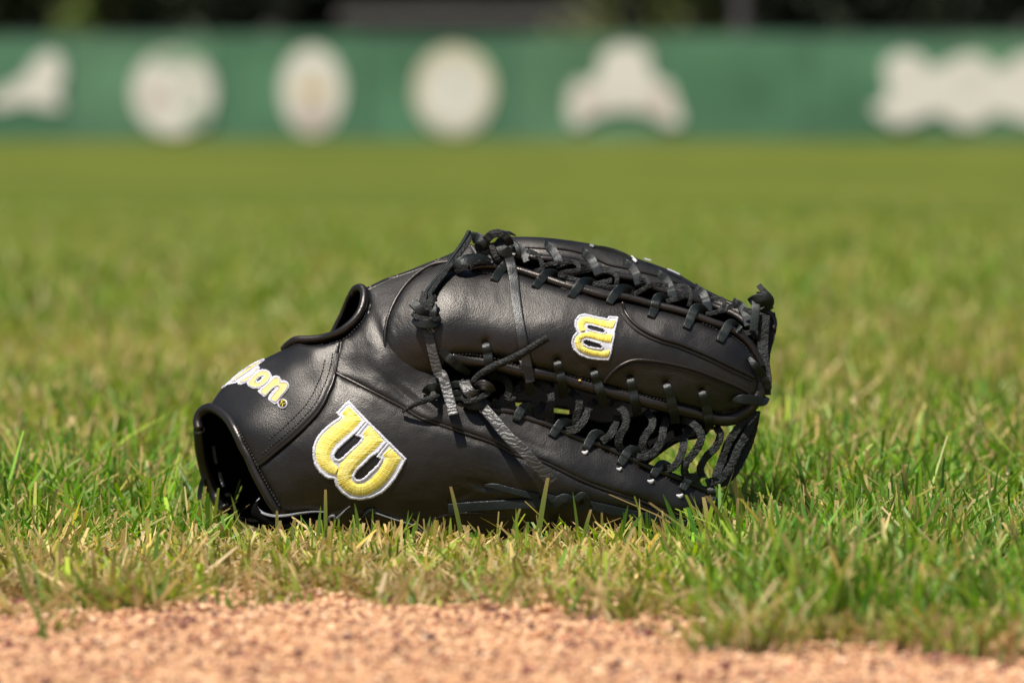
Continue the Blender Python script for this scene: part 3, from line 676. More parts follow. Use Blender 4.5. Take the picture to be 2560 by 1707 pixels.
# raised piping of the two finger-shaped pads on the web
PAD1 = px('E', [(575, 350), (590, 420), (640, 500), (720, 575), (830, 640), (960, 690), (1100, 730), (1250, 790), (1400, 855), (1550, 930), (1700, 1000), (1790, 1045)])
PAD2 = px('E', [(405, 1090), (440, 1040), (500, 975), (580, 920), (680, 885), (800, 885), (950, 905), (1100, 935), (1250, 975), (1400, 1030), (1550, 1090), (1660, 1140), (1750, 1200)])
tube("piping", 'P', PAD1, 4.6, M_ROLL, wf, 1.5); tube("piping", 'P', [(a - 7, b + 8) for a, b in PAD1[1:]], 2.6, M_ROLL, wf, 1.0)
tube("piping", 'P', PAD2, 4.6, M_ROLL, wf, 1.5); tube("piping", 'P', [(a - 1, b + 9) for a, b in PAD2[1:]], 2.6, M_ROLL, wf, 1.0)

# ---- finger stall behind the top lacing
DI = TPS([(1250, 600, 262), (1300, 640, 225), (1400, 600, 262), (1400, 650, 222), (1180, 640, 220), (1500, 620, 270), (1500, 680, 222), (1600, 650, 272), (1600, 710, 222), (1700, 700, 272), (1700, 745, 226), (1800, 750, 262), (1860, 780, 230), (1920, 780, 230), (1935, 830, 215), (1930, 900, 205)], 20)
INDEX = px('C', [(1120, 130), (1220, 118), (1400, 120), (1560, 133), (1700, 150), (1830, 170), (1940, 192), (2080, 232), (2200, 272), (2350, 325)]) + px('E', [(860, 0), (980, 45), (1100, 100), (1250, 190), (1380, 255), (1500, 312), (1620, 362), (1740, 405), (1840, 415), (1920, 455), (1968, 520), (1978, 590), (1950, 680), (1925, 800), (1915, 950), (1860, 960), (1830, 820), (1780, 700), (1720, 560), (1600, 460), (1400, 380), (1150, 300), (900, 225), (720, 175)]) + px('C', [(2350, 520), (2150, 480), (1950, 410), (1750, 350), (1500, 320), (1250, 290), (1130, 230)])
idx = panel("finger_stall", INDEX, DI, 14, 24, 26, M_LEATHER, glove, extra=lambda u, v, d: 1.2 * (vnoise(u, v, 30, 18) - .5))
IROLL = px('C', [(1130, 285), (1250, 300), (1380, 312), (1500, 325), (1650, 335), (1750, 352), (1950, 412), (2150, 478), (2350, 520)]) + px('E', [(900, 235), (1050, 275), (1200, 320), (1400, 385), (1600, 465), (1720, 560), (1790, 690)])
tube("finger_welt", 'P', IROLL, 9.5, M_ROLL, DI, 8.0, asurf=True)
tube("piping", 'C', [(1200, 205), (1320, 212), (1450, 222), (1600, 225), (1750, 250), (1900, 295), (2060, 372), (2200, 400), (2350, 430)], 3.2, M_ROLL, idx.front, 1)
tube("piping", 'E', [(700, 65), (800, 85), (900, 112), (1050, 165), (1200, 205), (1400, 290), (1600, 380), (1740, 430)], 3.2, M_ROLL, idx.front, 1)
# dark sheet added so the gap between finger stall and web reads shaded
DL = lambda u, v: 262 + 0 * u
panel("gap_shade_sheet", px('C', [(700, 300), (1000, 230), (1300, 260), (1600, 300), (2000, 380), (2350, 480)]) + px('E', [(900, 200), (1300, 340), (1600, 440), (1780, 620), (1800, 900), (1500, 700), (1100, 520), (600, 400), (200, 300)]) + px('C', [(1900, 700), (1500, 600), (1100, 500), (800, 440)]), DL, 0, 10, 10, M_INNER, glove, spacing=16, surf=False)
# small marks on the finger stall: raised edge label and lace slit
strap("lace_slit", 'C', [(1900, 205), (1990, 222), (2100, 250), (2210, 290), (2310, 335)], 15, 5, 3, M_LACE, taper=[.3, .9, 1, .9, .3], D=idx.front)
strap("pale_tab", 'C', [(1890, 192), (1925, 205)], 6, 4, 8, M_RAW, D=idx.front); strap("pale_tab", 'C', [(2270, 300), (2318, 345)], 7, 4, 8, M_WAX, D=idx.front)
strap("label_edge", 'C', [(2390, 318, 258), (2450, 335, 258)], 4, 4, 0, M_WHT); strap("label_edge", 'E', [(985, 46, 258), (1040, 68, 258), (1098, 96, 258)], 4, 4, 0, M_WHT)

# ================================================================== LACING
# loops over the upper welt of the web
UP = [[('C', 1000, 535), ('C', 1040, 470), ('C', 1085, 410), ('C', 1125, 365)],
      [('C', 1375, 600), ('C', 1425, 530), ('C', 1480, 465), ('C', 1545, 452), ('C', 1600, 490, 165)],
      [('C', 1705, 685), ('C', 1765, 605), ('C', 1820, 540), ('C', 1880, 530), ('C', 1940, 560, 158)],
      [('C', 2055, 745), ('C', 2105, 665), ('C', 2165, 600), ('C', 2225, 595), ('C', 2280, 625, 155)],
      [('E', 825, 505), ('E', 865, 415), ('E', 885, 325), ('E', 925, 305), ('E', 975, 330, 158)],
      [('E', 1150, 605), ('E', 1190, 520), ('E', 1235, 415), ('E', 1290, 405), ('E', 1335, 450, 155)],
      [('E', 1455, 725), ('E', 1500, 645), ('E', 1560, 550), ('E', 1605, 570), ('E', 1650, 610, 160)]]
def mixed(pts): return [px(c, [tuple(r)])[0] for c, *r in pts]
for P_ in UP: strap("lace", 'P', mixed(P_), 23, 7, 4, M_LACE, sink=(13, 0), taper=[.75, 1, 1, 1, 1])
# straps rising from the finger stall
IN = [[('C', 1180, 185), ('C', 1250, 230), ('C', 1290, 280), ('C', 1320, 345, 190)],
      [('C', 1475, 190), ('C', 1540, 235), ('C', 1590, 310), ('C', 1625, 400, 170)],
      [('C', 1815, 255), ('C', 1890, 310), ('C', 1940, 390), ('C', 1975, 470, 165)],
      [('C', 2195, 350), ('C', 2270, 400), ('C', 2320, 470), ('C', 2345, 560, 160)],
      [('E', 885, 85), ('E', 970, 145), ('E', 1015, 225), ('E', 1040, 320, 165)],
      [('E', 1235, 215), ('E', 1310, 270), ('E', 1345, 350), ('E', 1360, 440, 165)],
      [('E', 1590, 350), ('E', 1665, 395), ('E', 1710, 470), ('E', 1735, 570, 170)]]
for P_ in IN: strap("lace", 'P', mixed(P_), 23, 7, 4, M_LACE, sink=(13, 0))
# curls of suede in the upper gap
CU = [[('C', 1320, 245, 186), ('C', 1400, 280, 172), ('C', 1445, 350, 165), ('C', 1450, 410, 165), ('C', 1380, 440, 172)],
      [('C', 1660, 350, 178), ('C', 1745, 350, 165), ('C', 1790, 395, 158), ('C', 1755, 440, 156), ('C', 1640, 475, 156), ('C', 1590, 480, 160)],
      [('C', 1480, 380, 176), ('C', 1580, 360, 170), ('C', 1680, 365, 178)],
      [('C', 1600, 490, 150), ('C', 1700, 465, 150), ('C', 1800, 440, 155), ('C', 1900, 415, 165)],
      [('C', 2020, 410, 172), ('C', 2100, 430, 160), ('C', 2140, 500, 152), ('C', 2130, 590, 150)],
      [('C', 1940, 560, 150), ('C', 2020, 540, 150), ('C', 2090, 512, 155)],
      [('C', 2285, 625, 148), ('E', 20, 110, 148), ('E', 150, 60, 150), ('E', 280, 35, 165)],
      [('E', 400, 60, 170), ('E', 480, 80, 158), ('E', 525, 140, 150), ('E', 510, 230, 148)],
      [('E', 320, 185, 148), ('E', 400, 165, 150), ('E', 475, 150, 156)],
      [('E', 730, 130, 170), ('E', 800, 145, 158), ('E', 820, 190, 152), ('E', 760, 240, 150), ('E', 680, 275, 150)],
      [('E', 700, 265, 148), ('E', 790, 215, 148), ('E', 880, 190, 152), ('E', 990, 195, 162)],
      [('E', 1080, 200, 170), ('E', 1170, 215, 158), ('E', 1205, 290, 150), ('E', 1185, 390, 148)],
      [('E', 975, 345, 150), ('E', 1060, 325, 150), ('E', 1130, 300, 155), ('E', 1150, 280, 162)],
      [('E', 1390, 320, 172), ('E', 1480, 320, 160), ('E', 1512, 370, 154), ('E', 1460, 435, 150)],
      [('E', 1330, 460, 148), ('E', 1430, 445, 148), ('E', 1530, 410, 152), ('E', 1610, 370, 162)],
      [('E', 1690, 410, 170), ('E', 1755, 450, 160), ('E', 1790, 520, 154), ('E', 1770, 600, 150), ('E', 1710, 635, 150), ('E', 1650, 610, 154)]]
for P_ in CU: strap("lace", 'P', mixed(P_), 11.5, 9, 0, M_SUEDE, jitter=.4, step=5)
# straps over the lower welt of the web
LO = [[('C', 930, 1100), ('C', 950, 1180), ('C', 965, 1290), ('C', 1010, 1420, 72)],
      [('C', 1275, 1245), ('C', 1300, 1340), ('C', 1325, 1450), ('C', 1350, 1560, 66)],
      [('C', 1590, 1262), ('C', 1610, 1350), ('C', 1635, 1450), ('D', 1650, 340, 66)],
      [('D', 1925, 105), ('D', 1955, 190), ('D', 1990, 300), ('D', 2025, 430, 70)],
      [('E', 645, 1052), ('E', 665, 1150), ('E', 690, 1270), ('E', 715, 1385, 82)],
      [('E', 978, 1105), ('E', 1010, 1210), ('E', 1040, 1330), ('E', 1062, 1455, 92)],
      [('E', 1305, 1172), ('E', 1335, 1280), ('E', 1360, 1390), ('E', 1372, 1515, 108)]]
for P_ in LO:
    e_ = mixed(P_)[0]; strap("hole_shade_arc", 'P', [(e_[0] - 9, e_[1] - 3), (e_[0], e_[1] - 8), (e_[0] + 9, e_[1] - 3)], 6, 3, 1, M_INNER, clamp=False, taper=[.4, 1, .4], step=2)  # raised dark arc standing in for the shade inside the hole
for P_ in LO: strap("lace", 'P', mixed(P_), 24, 7, 4, M_LACE, taper=[.85, 1, 1, 1], sink=(5, 0))
# wavy suede laces hanging down to the thumb
HA = [[('D', 1060, 150, 80), ('D', 1130, 200, 66), ('D', 1150, 270, 60), ('D', 1130, 340, 60)],
      [('D', 1280, 215, 78), ('D', 1210, 290, 66), ('D', 1150, 370, 60), ('D', 1050, 415, 56), ('D', 990, 400, 58)],
      [('D', 1400, 205, 78), ('D', 1470, 240, 62), ('D', 1530, 310, 54), ('D', 1535, 400, 50), ('D', 1500, 480, 52), ('D', 1520, 560, 60), ('D', 1570, 610, 66)],
      [('D', 1470, 400, 84), ('D', 1430, 450, 70), ('D', 1370, 490, 56)],
      [('D', 1715, 295, 82), ('D', 1775, 345, 66), ('D', 1795, 420, 60), ('D', 1765, 520, 62), ('D', 1760, 620, 68)],
      [('D', 1945, 380, 84), ('D', 1880, 440, 70), ('D', 1840, 540, 58), ('D', 1770, 625, 52), ('D', 1680, 650, 56)],
      [('F', 465, 245, 86), ('F', 545, 280, 70), ('F', 605, 360, 60), ('F', 600, 450, 56), ('F', 545, 560, 58), ('F', 545, 640, 64), ('F', 600, 700, 74)],
      [('F', 520, 370, 92), ('F', 505, 450, 78), ('F', 460, 540, 64), ('F', 380, 600, 56)],
      [('F', 790, 325, 96), ('F', 845, 390, 78), ('F', 840, 470, 68), ('F', 775, 560, 64), ('F', 760, 650, 66), ('F', 800, 725, 72)],
      [('F', 985, 390, 104), ('F', 950, 470, 88), ('F', 930, 590, 72), ('F', 870, 690, 64), ('F', 790, 740, 62), ('F', 710, 740, 64)],
      [('F', 1135, 400, 104), ('F', 1215, 435, 88), ('F', 1285, 510, 78), ('F', 1290, 600, 76), ('F', 1225, 710, 80), ('F', 1155, 800, 84), ('F', 1145, 880, 90), ('F', 1190, 945, 98)],
      [('F', 1190, 480, 124), ('F', 1140, 570, 104), ('F', 1130, 660, 90), ('F', 1085, 780, 78), ('F', 1030, 840, 74), ('F', 985, 850, 76)],
      [('F', 1430, 465, 122), ('F', 1470, 530, 110), ('F', 1435, 640, 106), ('F', 1335, 750, 106), ('F', 1290, 840, 108), ('F', 1300, 930, 110)]]
for P_ in HA: strap("lace", 'P', mixed(P_), 19, 11, 0, M_SUEDE, jitter=.7, step=5)
# short loops over the thumb welt
THW = px('D', [(680, 395), (820, 430), (1000, 460), (1180, 480), (1300, 530), (1500, 595), (1700, 680), (1850, 745)]) + px('F', [(330, 620), (450, 665), (560, 720), (700, 780), (850, 852), (1020, 910), (1180, 975), (1340, 1045), (1430, 1075)])
tube("thumb_welt", 'P', THW, 8.5, M_ROLL, DB, 3.0, asurf=True)
stitches("stitching", 'F', [(360, 665), (430, 690), (540, 745), (680, 800), (850, 870), (1030, 955), (1200, 1020), (1340, 1078)], back.front, 1)
TL = [[('D', 1208, 575), ('D', 1235, 500), ('D', 1275, 440), ('D', 1325, 430), ('D', 1370, 460, 62)],
      [('D', 1530, 715), ('D', 1580, 640), ('D', 1630, 575), ('D', 1685, 575), ('D', 1720, 610, 66)],
      [('D', 1845, 830), ('D', 1885, 750), ('D', 1925, 685), ('D', 1975, 680), ('D', 2005, 710, 68)],
      [('F', 540, 825), ('F', 590, 750), ('F', 635, 680), ('F', 685, 685), ('F', 715, 715, 76)],
      [('F', 842, 935), ('F', 885, 865), ('F', 930, 810), ('F', 975, 820), ('F', 1000, 845, 88)],
      [('F', 1112, 1060), ('F', 1155, 985), ('F', 1200, 930), ('F', 1245, 945), ('F', 1270, 965, 104)],
      [('F', 1388, 1175), ('F', 1392, 1090), ('F', 1388, 1000), ('F', 1368, 935)]]
for P_ in TL: strap("lace", 'P', mixed(P_), 23, 7, 4, M_LACE, sink=(12, 0), taper=[.75, 1, 1, 1, 1])
# waxy white glue where four of the laces enter the thumb
for c, x, y, r_ in (('D', 1845, 848, 8), ('F', 235, 700, 7), ('F', 545, 853, 7), ('F', 835, 965, 9), ('F', 1102, 1098, 9)):
    u, v = px(c, [(x, y)])[0]
    tt = float(back.front(np.array([u]), np.array([v]))[0])
    if not np.isfinite(tt): tt = float(DB(np.array([u]), np.array([v]))[0]) - 8
    strap("wax_blob", 'P', [(u - r_, v - 2, tt - 2), (u, v + 1, tt - 3.5), (u + r_ * .8, v - 4, tt - 2)], r_ * 1.3, 5, 0, M_WAX, taper=[.3, 1, .4], step=2, box=False, clamp=False)
# bundle from the web tip down to the thumb tip
for P_ in ([('F', 1730, 330, 122), ('F', 1640, 470, 118), ('F', 1545, 610, 116), ('F', 1490, 760, 112), ('F', 1425, 930, 106)],
           [('F', 1790, 320, 124), ('F', 1720, 520, 120), ('F', 1630, 680, 112), ('F', 1570, 820, 108), ('F', 1470, 950, 108), ('F', 1380, 975, 116)],
           [('F', 1805, 320, 132), ('F', 1760, 540, 134), ('F', 1690, 720, 128), ('F', 1600, 880, 118), ('F', 1510, 970, 114), ('F', 1440, 990, 118)],
           [('F', 1700, 420, 150), ('F', 1600, 590, 148), ('F', 1520, 780, 142), ('F', 1440, 940, 130)]):
    strap("tip_lace", 'P', mixed(P_), 20, 12, 0, M_SUEDE, jitter=.6, step=5)
# straps round the web tip
strap("tip_lace", 'E', [(1590, 1248, 88), (1660, 1240, 80), (1760, 1245, 92), (1860, 1260, 112), (1890, 1225, 128)], 25, 8, 4, M_LACE, taper=[.4, 1, 1, 1, .8])
strap("tip_lace", 'E', [(1735, 860), (1790, 930, 92), (1850, 1010, 108), (1895, 1090, 122), (1900, 1200, 128)], 20, 8, 5, M_LACE, taper=[.5, 1, 1, 1, 1])
strap("tip_lace", 'E', [(1880, 470, 168), (1870, 600, 160), (1862, 740, 156), (1870, 880, 148), (1890, 1010, 140), (1895, 1150, 134)], 27, 8, 0, M_SUEDE, jitter=.4)
strap("tip_lace", 'E', [(1945, 450, 190), (1962, 560, 186), (1940, 680, 182), (1905, 800, 172), (1895, 940, 160)], 16, 8, 0, M_SUEDE, jitter=.4)
tube("tip_binding", 'K', [(1300, 1000, 196), (1430, 1040, 192), (1560, 1110, 190), (1640, 1230, 188), (1670, 1380, 186), (1640, 1540, 182)], 7, M_ROLL)
strap("tip_lace", 'K', [(1170, 790, 168), (1170, 950, 156), (1160, 1150, 150), (1130, 1350, 146), (1110, 1560, 144)], 21, 7, 0, M_LACE)
strap("tip_knot", 'K', [(1030, 790, 184), (1100, 740, 170), (1200, 700, 160), (1320, 690, 156), (1430, 760, 160), (1480, 880, 170), (1540, 980, 186)], 21, 9, 0, M_LACE)
strap("tip_knot", 'K', [(1240, 640, 172), (1330, 640, 160), (1420, 660, 156), (1500, 760, 160), (1520, 860, 172)], 22, 12, 0, M_LACE)
strap("tip_knot", 'K', [(1260, 370, 182), (1330, 450, 172), (1440, 560, 168), (1550, 680, 172), (1590, 800, 180), (1540, 900, 190)], 14, 9, 0, M_SUEDE, jitter=.3)
strap("tip_knot", 'K', [(1060, 800, 176), (1180, 790, 164), (1290, 820, 164), (1340, 900, 172)], 14, 10, 0, M_LACE)

# ---- straps and knots at the left of the web
strap("long_strap", 'G', [(1150, 165, 190), (1060, 330, 170), (960, 480, 152), (830, 660, 132), (700, 850, 112), (560, 1030, 92), (420, 1210, 66), (310, 1370, 44), (250, 1500, 36)], 20, 10, 0, M_LACE, roll=[.5, .45, .4, .4])
strap("long_strap", 'G', [(1210, 180, 186), (1100, 330, 166), (1000, 480, 148), (880, 640, 128), (760, 790, 108), (620, 970, 88), (470, 1170, 62), (370, 1330, 42), (310, 1450, 34)], 11, 13, 0, M_SUEDE, jitter=.4)
strap("side_knot", 'H', [(90, 270, 22), (160, 340, 12), (230, 430, 10), (300, 500, 16)], 24, 9, 0, M_LACE, roll=[.3, 0, 0])
strap("side_knot", 'H', [(300, 80, 38), (280, 200, 28), (300, 330, 22), (330, 450, 20)], 16, 10, 0, M_SUEDE, jitter=.3)
strap("side_knot", 'H', [(500, 190, 34), (430, 220, 24), (390, 300, 18), (380, 420, 16)], 18, 12, 0, M_SUEDE, jitter=.3)
strap("side_knot", 'H', [(460, 320, 26), (470, 420, 14), (450, 520, 14)], 20, 10, 0, M_LACE, roll=-.3)
strap("side_knot", 'H', [(95, 480, 20), (180, 540, 8), (330, 570, 2), (480, 580, 8), (575, 560, 22)], 13, 12, 0, M_SUEDE, jitter=.3)
strap("side_knot", 'H', [(105, 590, 22), (200, 640, 6), (330, 660, 0), (460, 650, 6), (555, 600, 22)], 24, 9, 0, M_LACE, taper=[.6, 1, 1, 1, .7])
strap("hanging_strap", 'H', [(350, 760, 22), (390, 900, 18), (420, 1040, 16), (450, 1180, 14), (490, 1330, 14), (530, 1480, 14), (570, 1566, 14)] + [((q[0] - 1020) * 7.35, (q[1] - 720) * 7.35, q[2]) for q in px('J', [(860, 300, 6), (930, 540, -4), (1000, 780, -18), (1050, 1010, -32)])], 26, 6, 0, M_CRACK, taper=[.85, .9, 1, 1, 1])
strap("long_strap", 'C', [(1130, 270, 168), (1165, 370, 120), (1190, 500), (1205, 650), (1225, 800), (1250, 950), (1275, 1090), (1300, 1230), (1330, 1380), (1345, 1450)], 24, 6, 15, M_STRAP, roll=[.3, .1, 0, 0])
strap("tied_tail", 'C', [(1500, 1045, -28), (1400, 1105, -22), (1280, 1180, -12), (1150, 1245, 0), (1020, 1300, 10), (900, 1370, 20), (830, 1440, 30), (800, 1510, 44)], 19, 13, 0, M_SUEDE, box=False, jitter=.3)
strap("tied_tail", 'J', [(120, 950, 2), (260, 860, -8), (420, 780, -14), (560, 730, -14), (700, 690, -8), (770, 650, 16)], 17, 11, 0, M_SUEDE, taper=[.4, .65, .8, 1, 1, .8], box=False, jitter=.3)
strap("tied_tail", 'J', [(550, 600, 26), (600, 520, 10), (680, 490, 6), (770, 520, 14), (830, 600, 30)], 22, 9, 0, M_LACE)
# knot below the web pad
strap("thumb_knot", 'J', [(1000, 480, 40), (1080, 450, 30), (1200, 440, 24), (1260, 400, 28)], 18, 9, 0, M_LACE)
strap("thumb_knot", 'J', [(1030, 620, 40), (1120, 600, 30), (1230, 580, 28)], 15, 8, 0, M_LACE)
strap("thumb_knot", 'J', [(1040, 700, 40), (1130, 700, 32), (1240, 690, 28)], 14, 8, 0, M_LACE)
strap("thumb_knot", 'J', [(1250, 400, 26), (1290, 500, 8), (1350, 590, 0), (1440, 650, 4), (1510, 650, 14)], 29, 9, 0, M_CRACK, roll=[.2, 0, -.2])
strap("thumb_knot", 'J', [(1500, 510, 24), (1570, 460, 8), (1650, 470, 4), (1720, 520, 14), (1750, 570, 30)], 25, 9, 0, M_CRACK)
strap("thumb_knot", 'J', [(1230, 690, 22), (1300, 750, 6), (1420, 740, 0), (1560, 680, 4), (1700, 600, 18)], 14, 13, 0, M_SUEDE, jitter=.3)
strap("thumb_knot", 'J', [(1260, 760, 26), (1400, 830, 10), (1540, 820, 10), (1660, 760, 24)], 22, 9, 0, M_LACE)
strap("hanging_strap", 'J', [(1600, 860, 14), (1700, 980, 2), (1830, 1130, -12), (1960, 1290, -22), (2100, 1450, -32)] + [((q[0] - 990) * 7.35, (q[1] - 900) * 7.35, q[2]) for q in px('D', [(1230, 780, -38), (1350, 910, -44), (1450, 1020, -42), (1545, 1120, -36)])], 28, 6, 0, M_CRACK, taper=[.9, 1, 1, 1, 1.05])
strap("thumb_knot", 'C', [(520, 1165, 30), (590, 1225, 26), (680, 1300, 34), (780, 1370, 56)], 24, 7, 0, M_LACE, taper=[.7, 1, 1, .6])
# knot at the very top
strap("top_knot", 'G', [(1200, 270, 178), (1270, 250, 160), (1340, 290, 152), (1350, 380, 152), (1290, 440, 166)], 26, 11, 0, M_LACE)
strap("top_knot", 'G', [(1290, 290, 168), (1350, 260, 156), (1430, 300, 152), (1440, 390, 156), (1390, 440, 168)], 17, 12, 0, M_SUEDE, jitter=.3)
strap("top_knot", 'G', [(1370, 340, 168), (1450, 280, 150), (1530, 200, 142), (1640, 170, 138), (1750, 200, 138), (1830, 270, 142), (1870, 360, 156)], 21, 14, 0, M_SUEDE, jitter=.6)
strap("top_knot", 'G', [(1550, 370, 152), (1560, 470, 146), (1600, 570, 144), (1650, 650, 146), (1700, 690, 154)], 15, 12, 0, M_SUEDE, jitter=.5)
strap("top_knot", 'G', [(1620, 330, 158), (1700, 400, 146), (1760, 500, 140), (1880, 540, 146)], 30, 10, 0, M_LACE)
strap("top_knot", 'G', [(1900, 350, 180), (1990, 430, 168), (2030, 530, 164), (2010, 620, 168)], 16, 9, 0, M_LACE)
strap("top_knot", 'G', [(1740, 140, 205), (1850, 160, 200), (1980, 215, 205)], 9, 8, 0, M_LACE, taper=[.8, 1, .3])
strap("top_knot", 'G', [(1500, 480, 176), (1700, 560, 160), (1760, 650, 150), (1730, 720, 150)], 16, 9, 0, M_LACE)
strap("top_loop", 'G', [(830, 870, 120), (860, 760, 112), (940, 670, 110), (1060, 610, 118), (1220, 590, 132), (1380, 610, 142), (1500, 680, 150), (1540, 730, 156)], 12, 9, 0, M_LACE, roll=.3)
strap("top_loop", 'G', [(870, 870, 116), (920, 780, 106), (1020, 700, 104), (1160, 650, 114), (1320, 640, 126), (1440, 680, 136)], 17, 8, 0, M_LACE, roll=.4)
strap("top_loop", 'G', [(900, 880, 112), (1000, 820, 102), (1120, 740, 104), (1260, 700, 116), (1400, 695, 128), (1500, 715, 140)], 12, 11, 0, M_SUEDE, jitter=.4)
strap("top_loop", 'G', [(1470, 590, 160), (1510, 640, 152), (1530, 700, 152), (1540, 730, 158)], 9, 7, 0, M_LACE)
# lacing along the bottom edge
strap("bottom_lace", 'D', [(925, 1150), (1020, 1160), (1150, 1195), (1290, 1230), (1420, 1255)], 17, 7, 6, M_LACE, taper=[.5, 1, 1, 1, 1])
strap("bottom_lace", 'D', [(590, 1365), (750, 1350), (900, 1340), (1100, 1330), (1300, 1322), (1480, 1310), (1600, 1290)], 25, 8, 10, M_LACE)
strap("bottom_knot", 'D', [(1540, 1390), (1580, 1320), (1640, 1270), (1700, 1280), (1690, 1320)], 24, 10, 16, M_LACE)
strap("bottom_knot", 'D', [(1490, 1260), (1580, 1290), (1680, 1340)], 20, 9, 12, M_LACE)
strap("bottom_knot", 'D', [(1760, 1280), (1820, 1240), (1860, 1270), (1860, 1330), (1800, 1370)], 18, 9, 18, M_LACE)
strap("bottom_lace", 'F', [(275, 1190), (400, 1215), (550, 1250), (700, 1280), (850, 1310), (1000, 1340), (1150, 1365)], 24, 8, 10, M_LACE)
strap("bottom_lace", 'F', [(1330, 1200), (1370, 1170), (1420, 1180), (1450, 1210)], 18, 9, 10, M_LACE)
tube("piping", 'D', [(430, 1465), (560, 1425), (700, 1408), (900, 1405), (1100, 1435), (1250, 1465), (1400, 1500)], 5, M_ROLL, DB, 6.0)
# raw pale leather edge of the heel flap
strap("heel_edge", 'N', [(620, 385, 78), (590, 430, 70), (605, 480, 56), (660, 525, 42), (760, 548, 34), (880, 540, 30), (1000, 520, 28), (1120, 508, 28), (1225, 512, 32)], 5, 7, 0, M_RAW, taper=[.6, 1, 1.3, 1.3, 1, .8, .7, .6])
panel("heel_flap", px('N', [(625, 390), (600, 440), (620, 490), (680, 535), (780, 552), (900, 545), (1100, 515), (1225, 520), (1230, 640), (1000, 700), (760, 660), (560, 560), (560, 450)]), lambda u, v: 34 + 0.5 * np.abs(u - 780) * .15 + 0 * v, 3, 10, 6, M_INNER, glove, spacing=8)
panel("heel_bulge", px('N', [(1250, 560), (1262, 500), (1330, 465), (1440, 455), (1550, 460), (1650, 500), (1700, 540), (1660, 640), (1500, 690), (1330, 680)]), lambda u, v: DB(u, v) + 8, 20, 22, 10, M_LEATHER, glove, spacing=6)
strap("heel_edge", 'N', [(1330, 570), (1370, 530), (1410, 490), (1450, 460)], 4, 5, 3, M_RAW, taper=[1.5, .8, .4])
strap("heel_edge", 'N', [(1262, 600), (1262, 560), (1300, 545), (1310, 580)], 6, 5, 4, M_RAW)
strap("heel_edge", 'N', [(1540, 620), (1580, 550), (1630, 500), (1680, 505)], 8, 8, 5, M_LACE)
strap("heel_edge", 'N', [(1640, 498), (1700, 525), (1800, 560), (1900, 592), (2000, 622), (2060, 648), (2120, 700)], 4.5, 6, 6, M_RAW, taper=[1, .8, .7, .7, .6])
panel("heel_flap", px('N', [(1650, 510), (1800, 565), (1980, 625), (2100, 680), (2000, 740), (1750, 720), (1600, 640)]), lambda u, v: DB(u, v) - 5, 5, 10, 8, M_LEATHER, glove, spacing=8)

# ================================================================== EMBROIDERY
def flat_patch(name, outline, holes, front, lift, thick, mat, parent, smooth=False):
    P = close_curve(outline, 3) if smooth else lin_curve(outline, 3)
    rings = [P] + [lin_curve(h, 3) for h in holes]
    gx, gy = np.meshgrid(np.arange(P[:, 0].min(), P[:, 0].max(), 5), np.arange(P[:, 1].min(), P[:, 1].max(), 5))
    Qp = np.stack([gx.ravel(), gy.ravel()], -1); kk = inside(Qp, P) & (seg_dist(Qp, P, True) > 2)
    for h in rings[1:]: kk &= ~inside(Qp, h) & (seg_dist(Qp, h, True) > 2)
    A = np.vstack(rings + [Qp[kk]]); ed = []; o = 0
    for rg in rings:
        m = len(rg); ed += [(o + i, o + (i + 1) % m) for i in range(m)]; o += m
    vv, _, ff, *_ = delaunay_2d_cdt([Vector(a) for a in A.tolist()], ed, [], 0, 1e-4)
    A = np.array([v[:] for v in vv]); F = np.array([f for f in ff if len(f) == 3]); c = A[F].mean(1)
    kk = inside(c, P)
    for h in rings[1:]: kk &= ~inside(c, h)
    F = F[kk]; a, b, d = A[F[:, 0]], A[F[:, 1]], A[F[:, 2]]
    cr = (b - a)[:, 0] * (d - a)[:, 1] - (b - a)[:, 1] * (d - a)[:, 0]; F[cr > 0] = F[cr > 0][:, ::-1]
    s = front(A[:, 0], A[:, 1]); bad = ~np.isfinite(s); s[bad] = DB(A[bad, 0], A[bad, 1])
    nb = len(A); V = np.vstack([at(A[:, 0], A[:, 1], s - lift), at(A[:, 0], A[:, 1], s - lift + thick)])
    cnt = {(int(f[i]), int(f[(i + 1) % 3])) for f in F for i in range(3)}
    side = [(e[1], e[0], e[0] + nb, e[1] + nb) for e in cnt if (e[1], e[0]) not in cnt]
    o = mesh_obj(name, V, F.tolist() + (F[:, ::-1] + nb).tolist() + side, mat, parent, smooth=False, org=GO)
    a = o.data.color_attributes.new("tint", 'FLOAT_COLOR', 'POINT'); a.data.foreach_set("color", np.full(len(V) * 4, .35, np.float32))
    return o
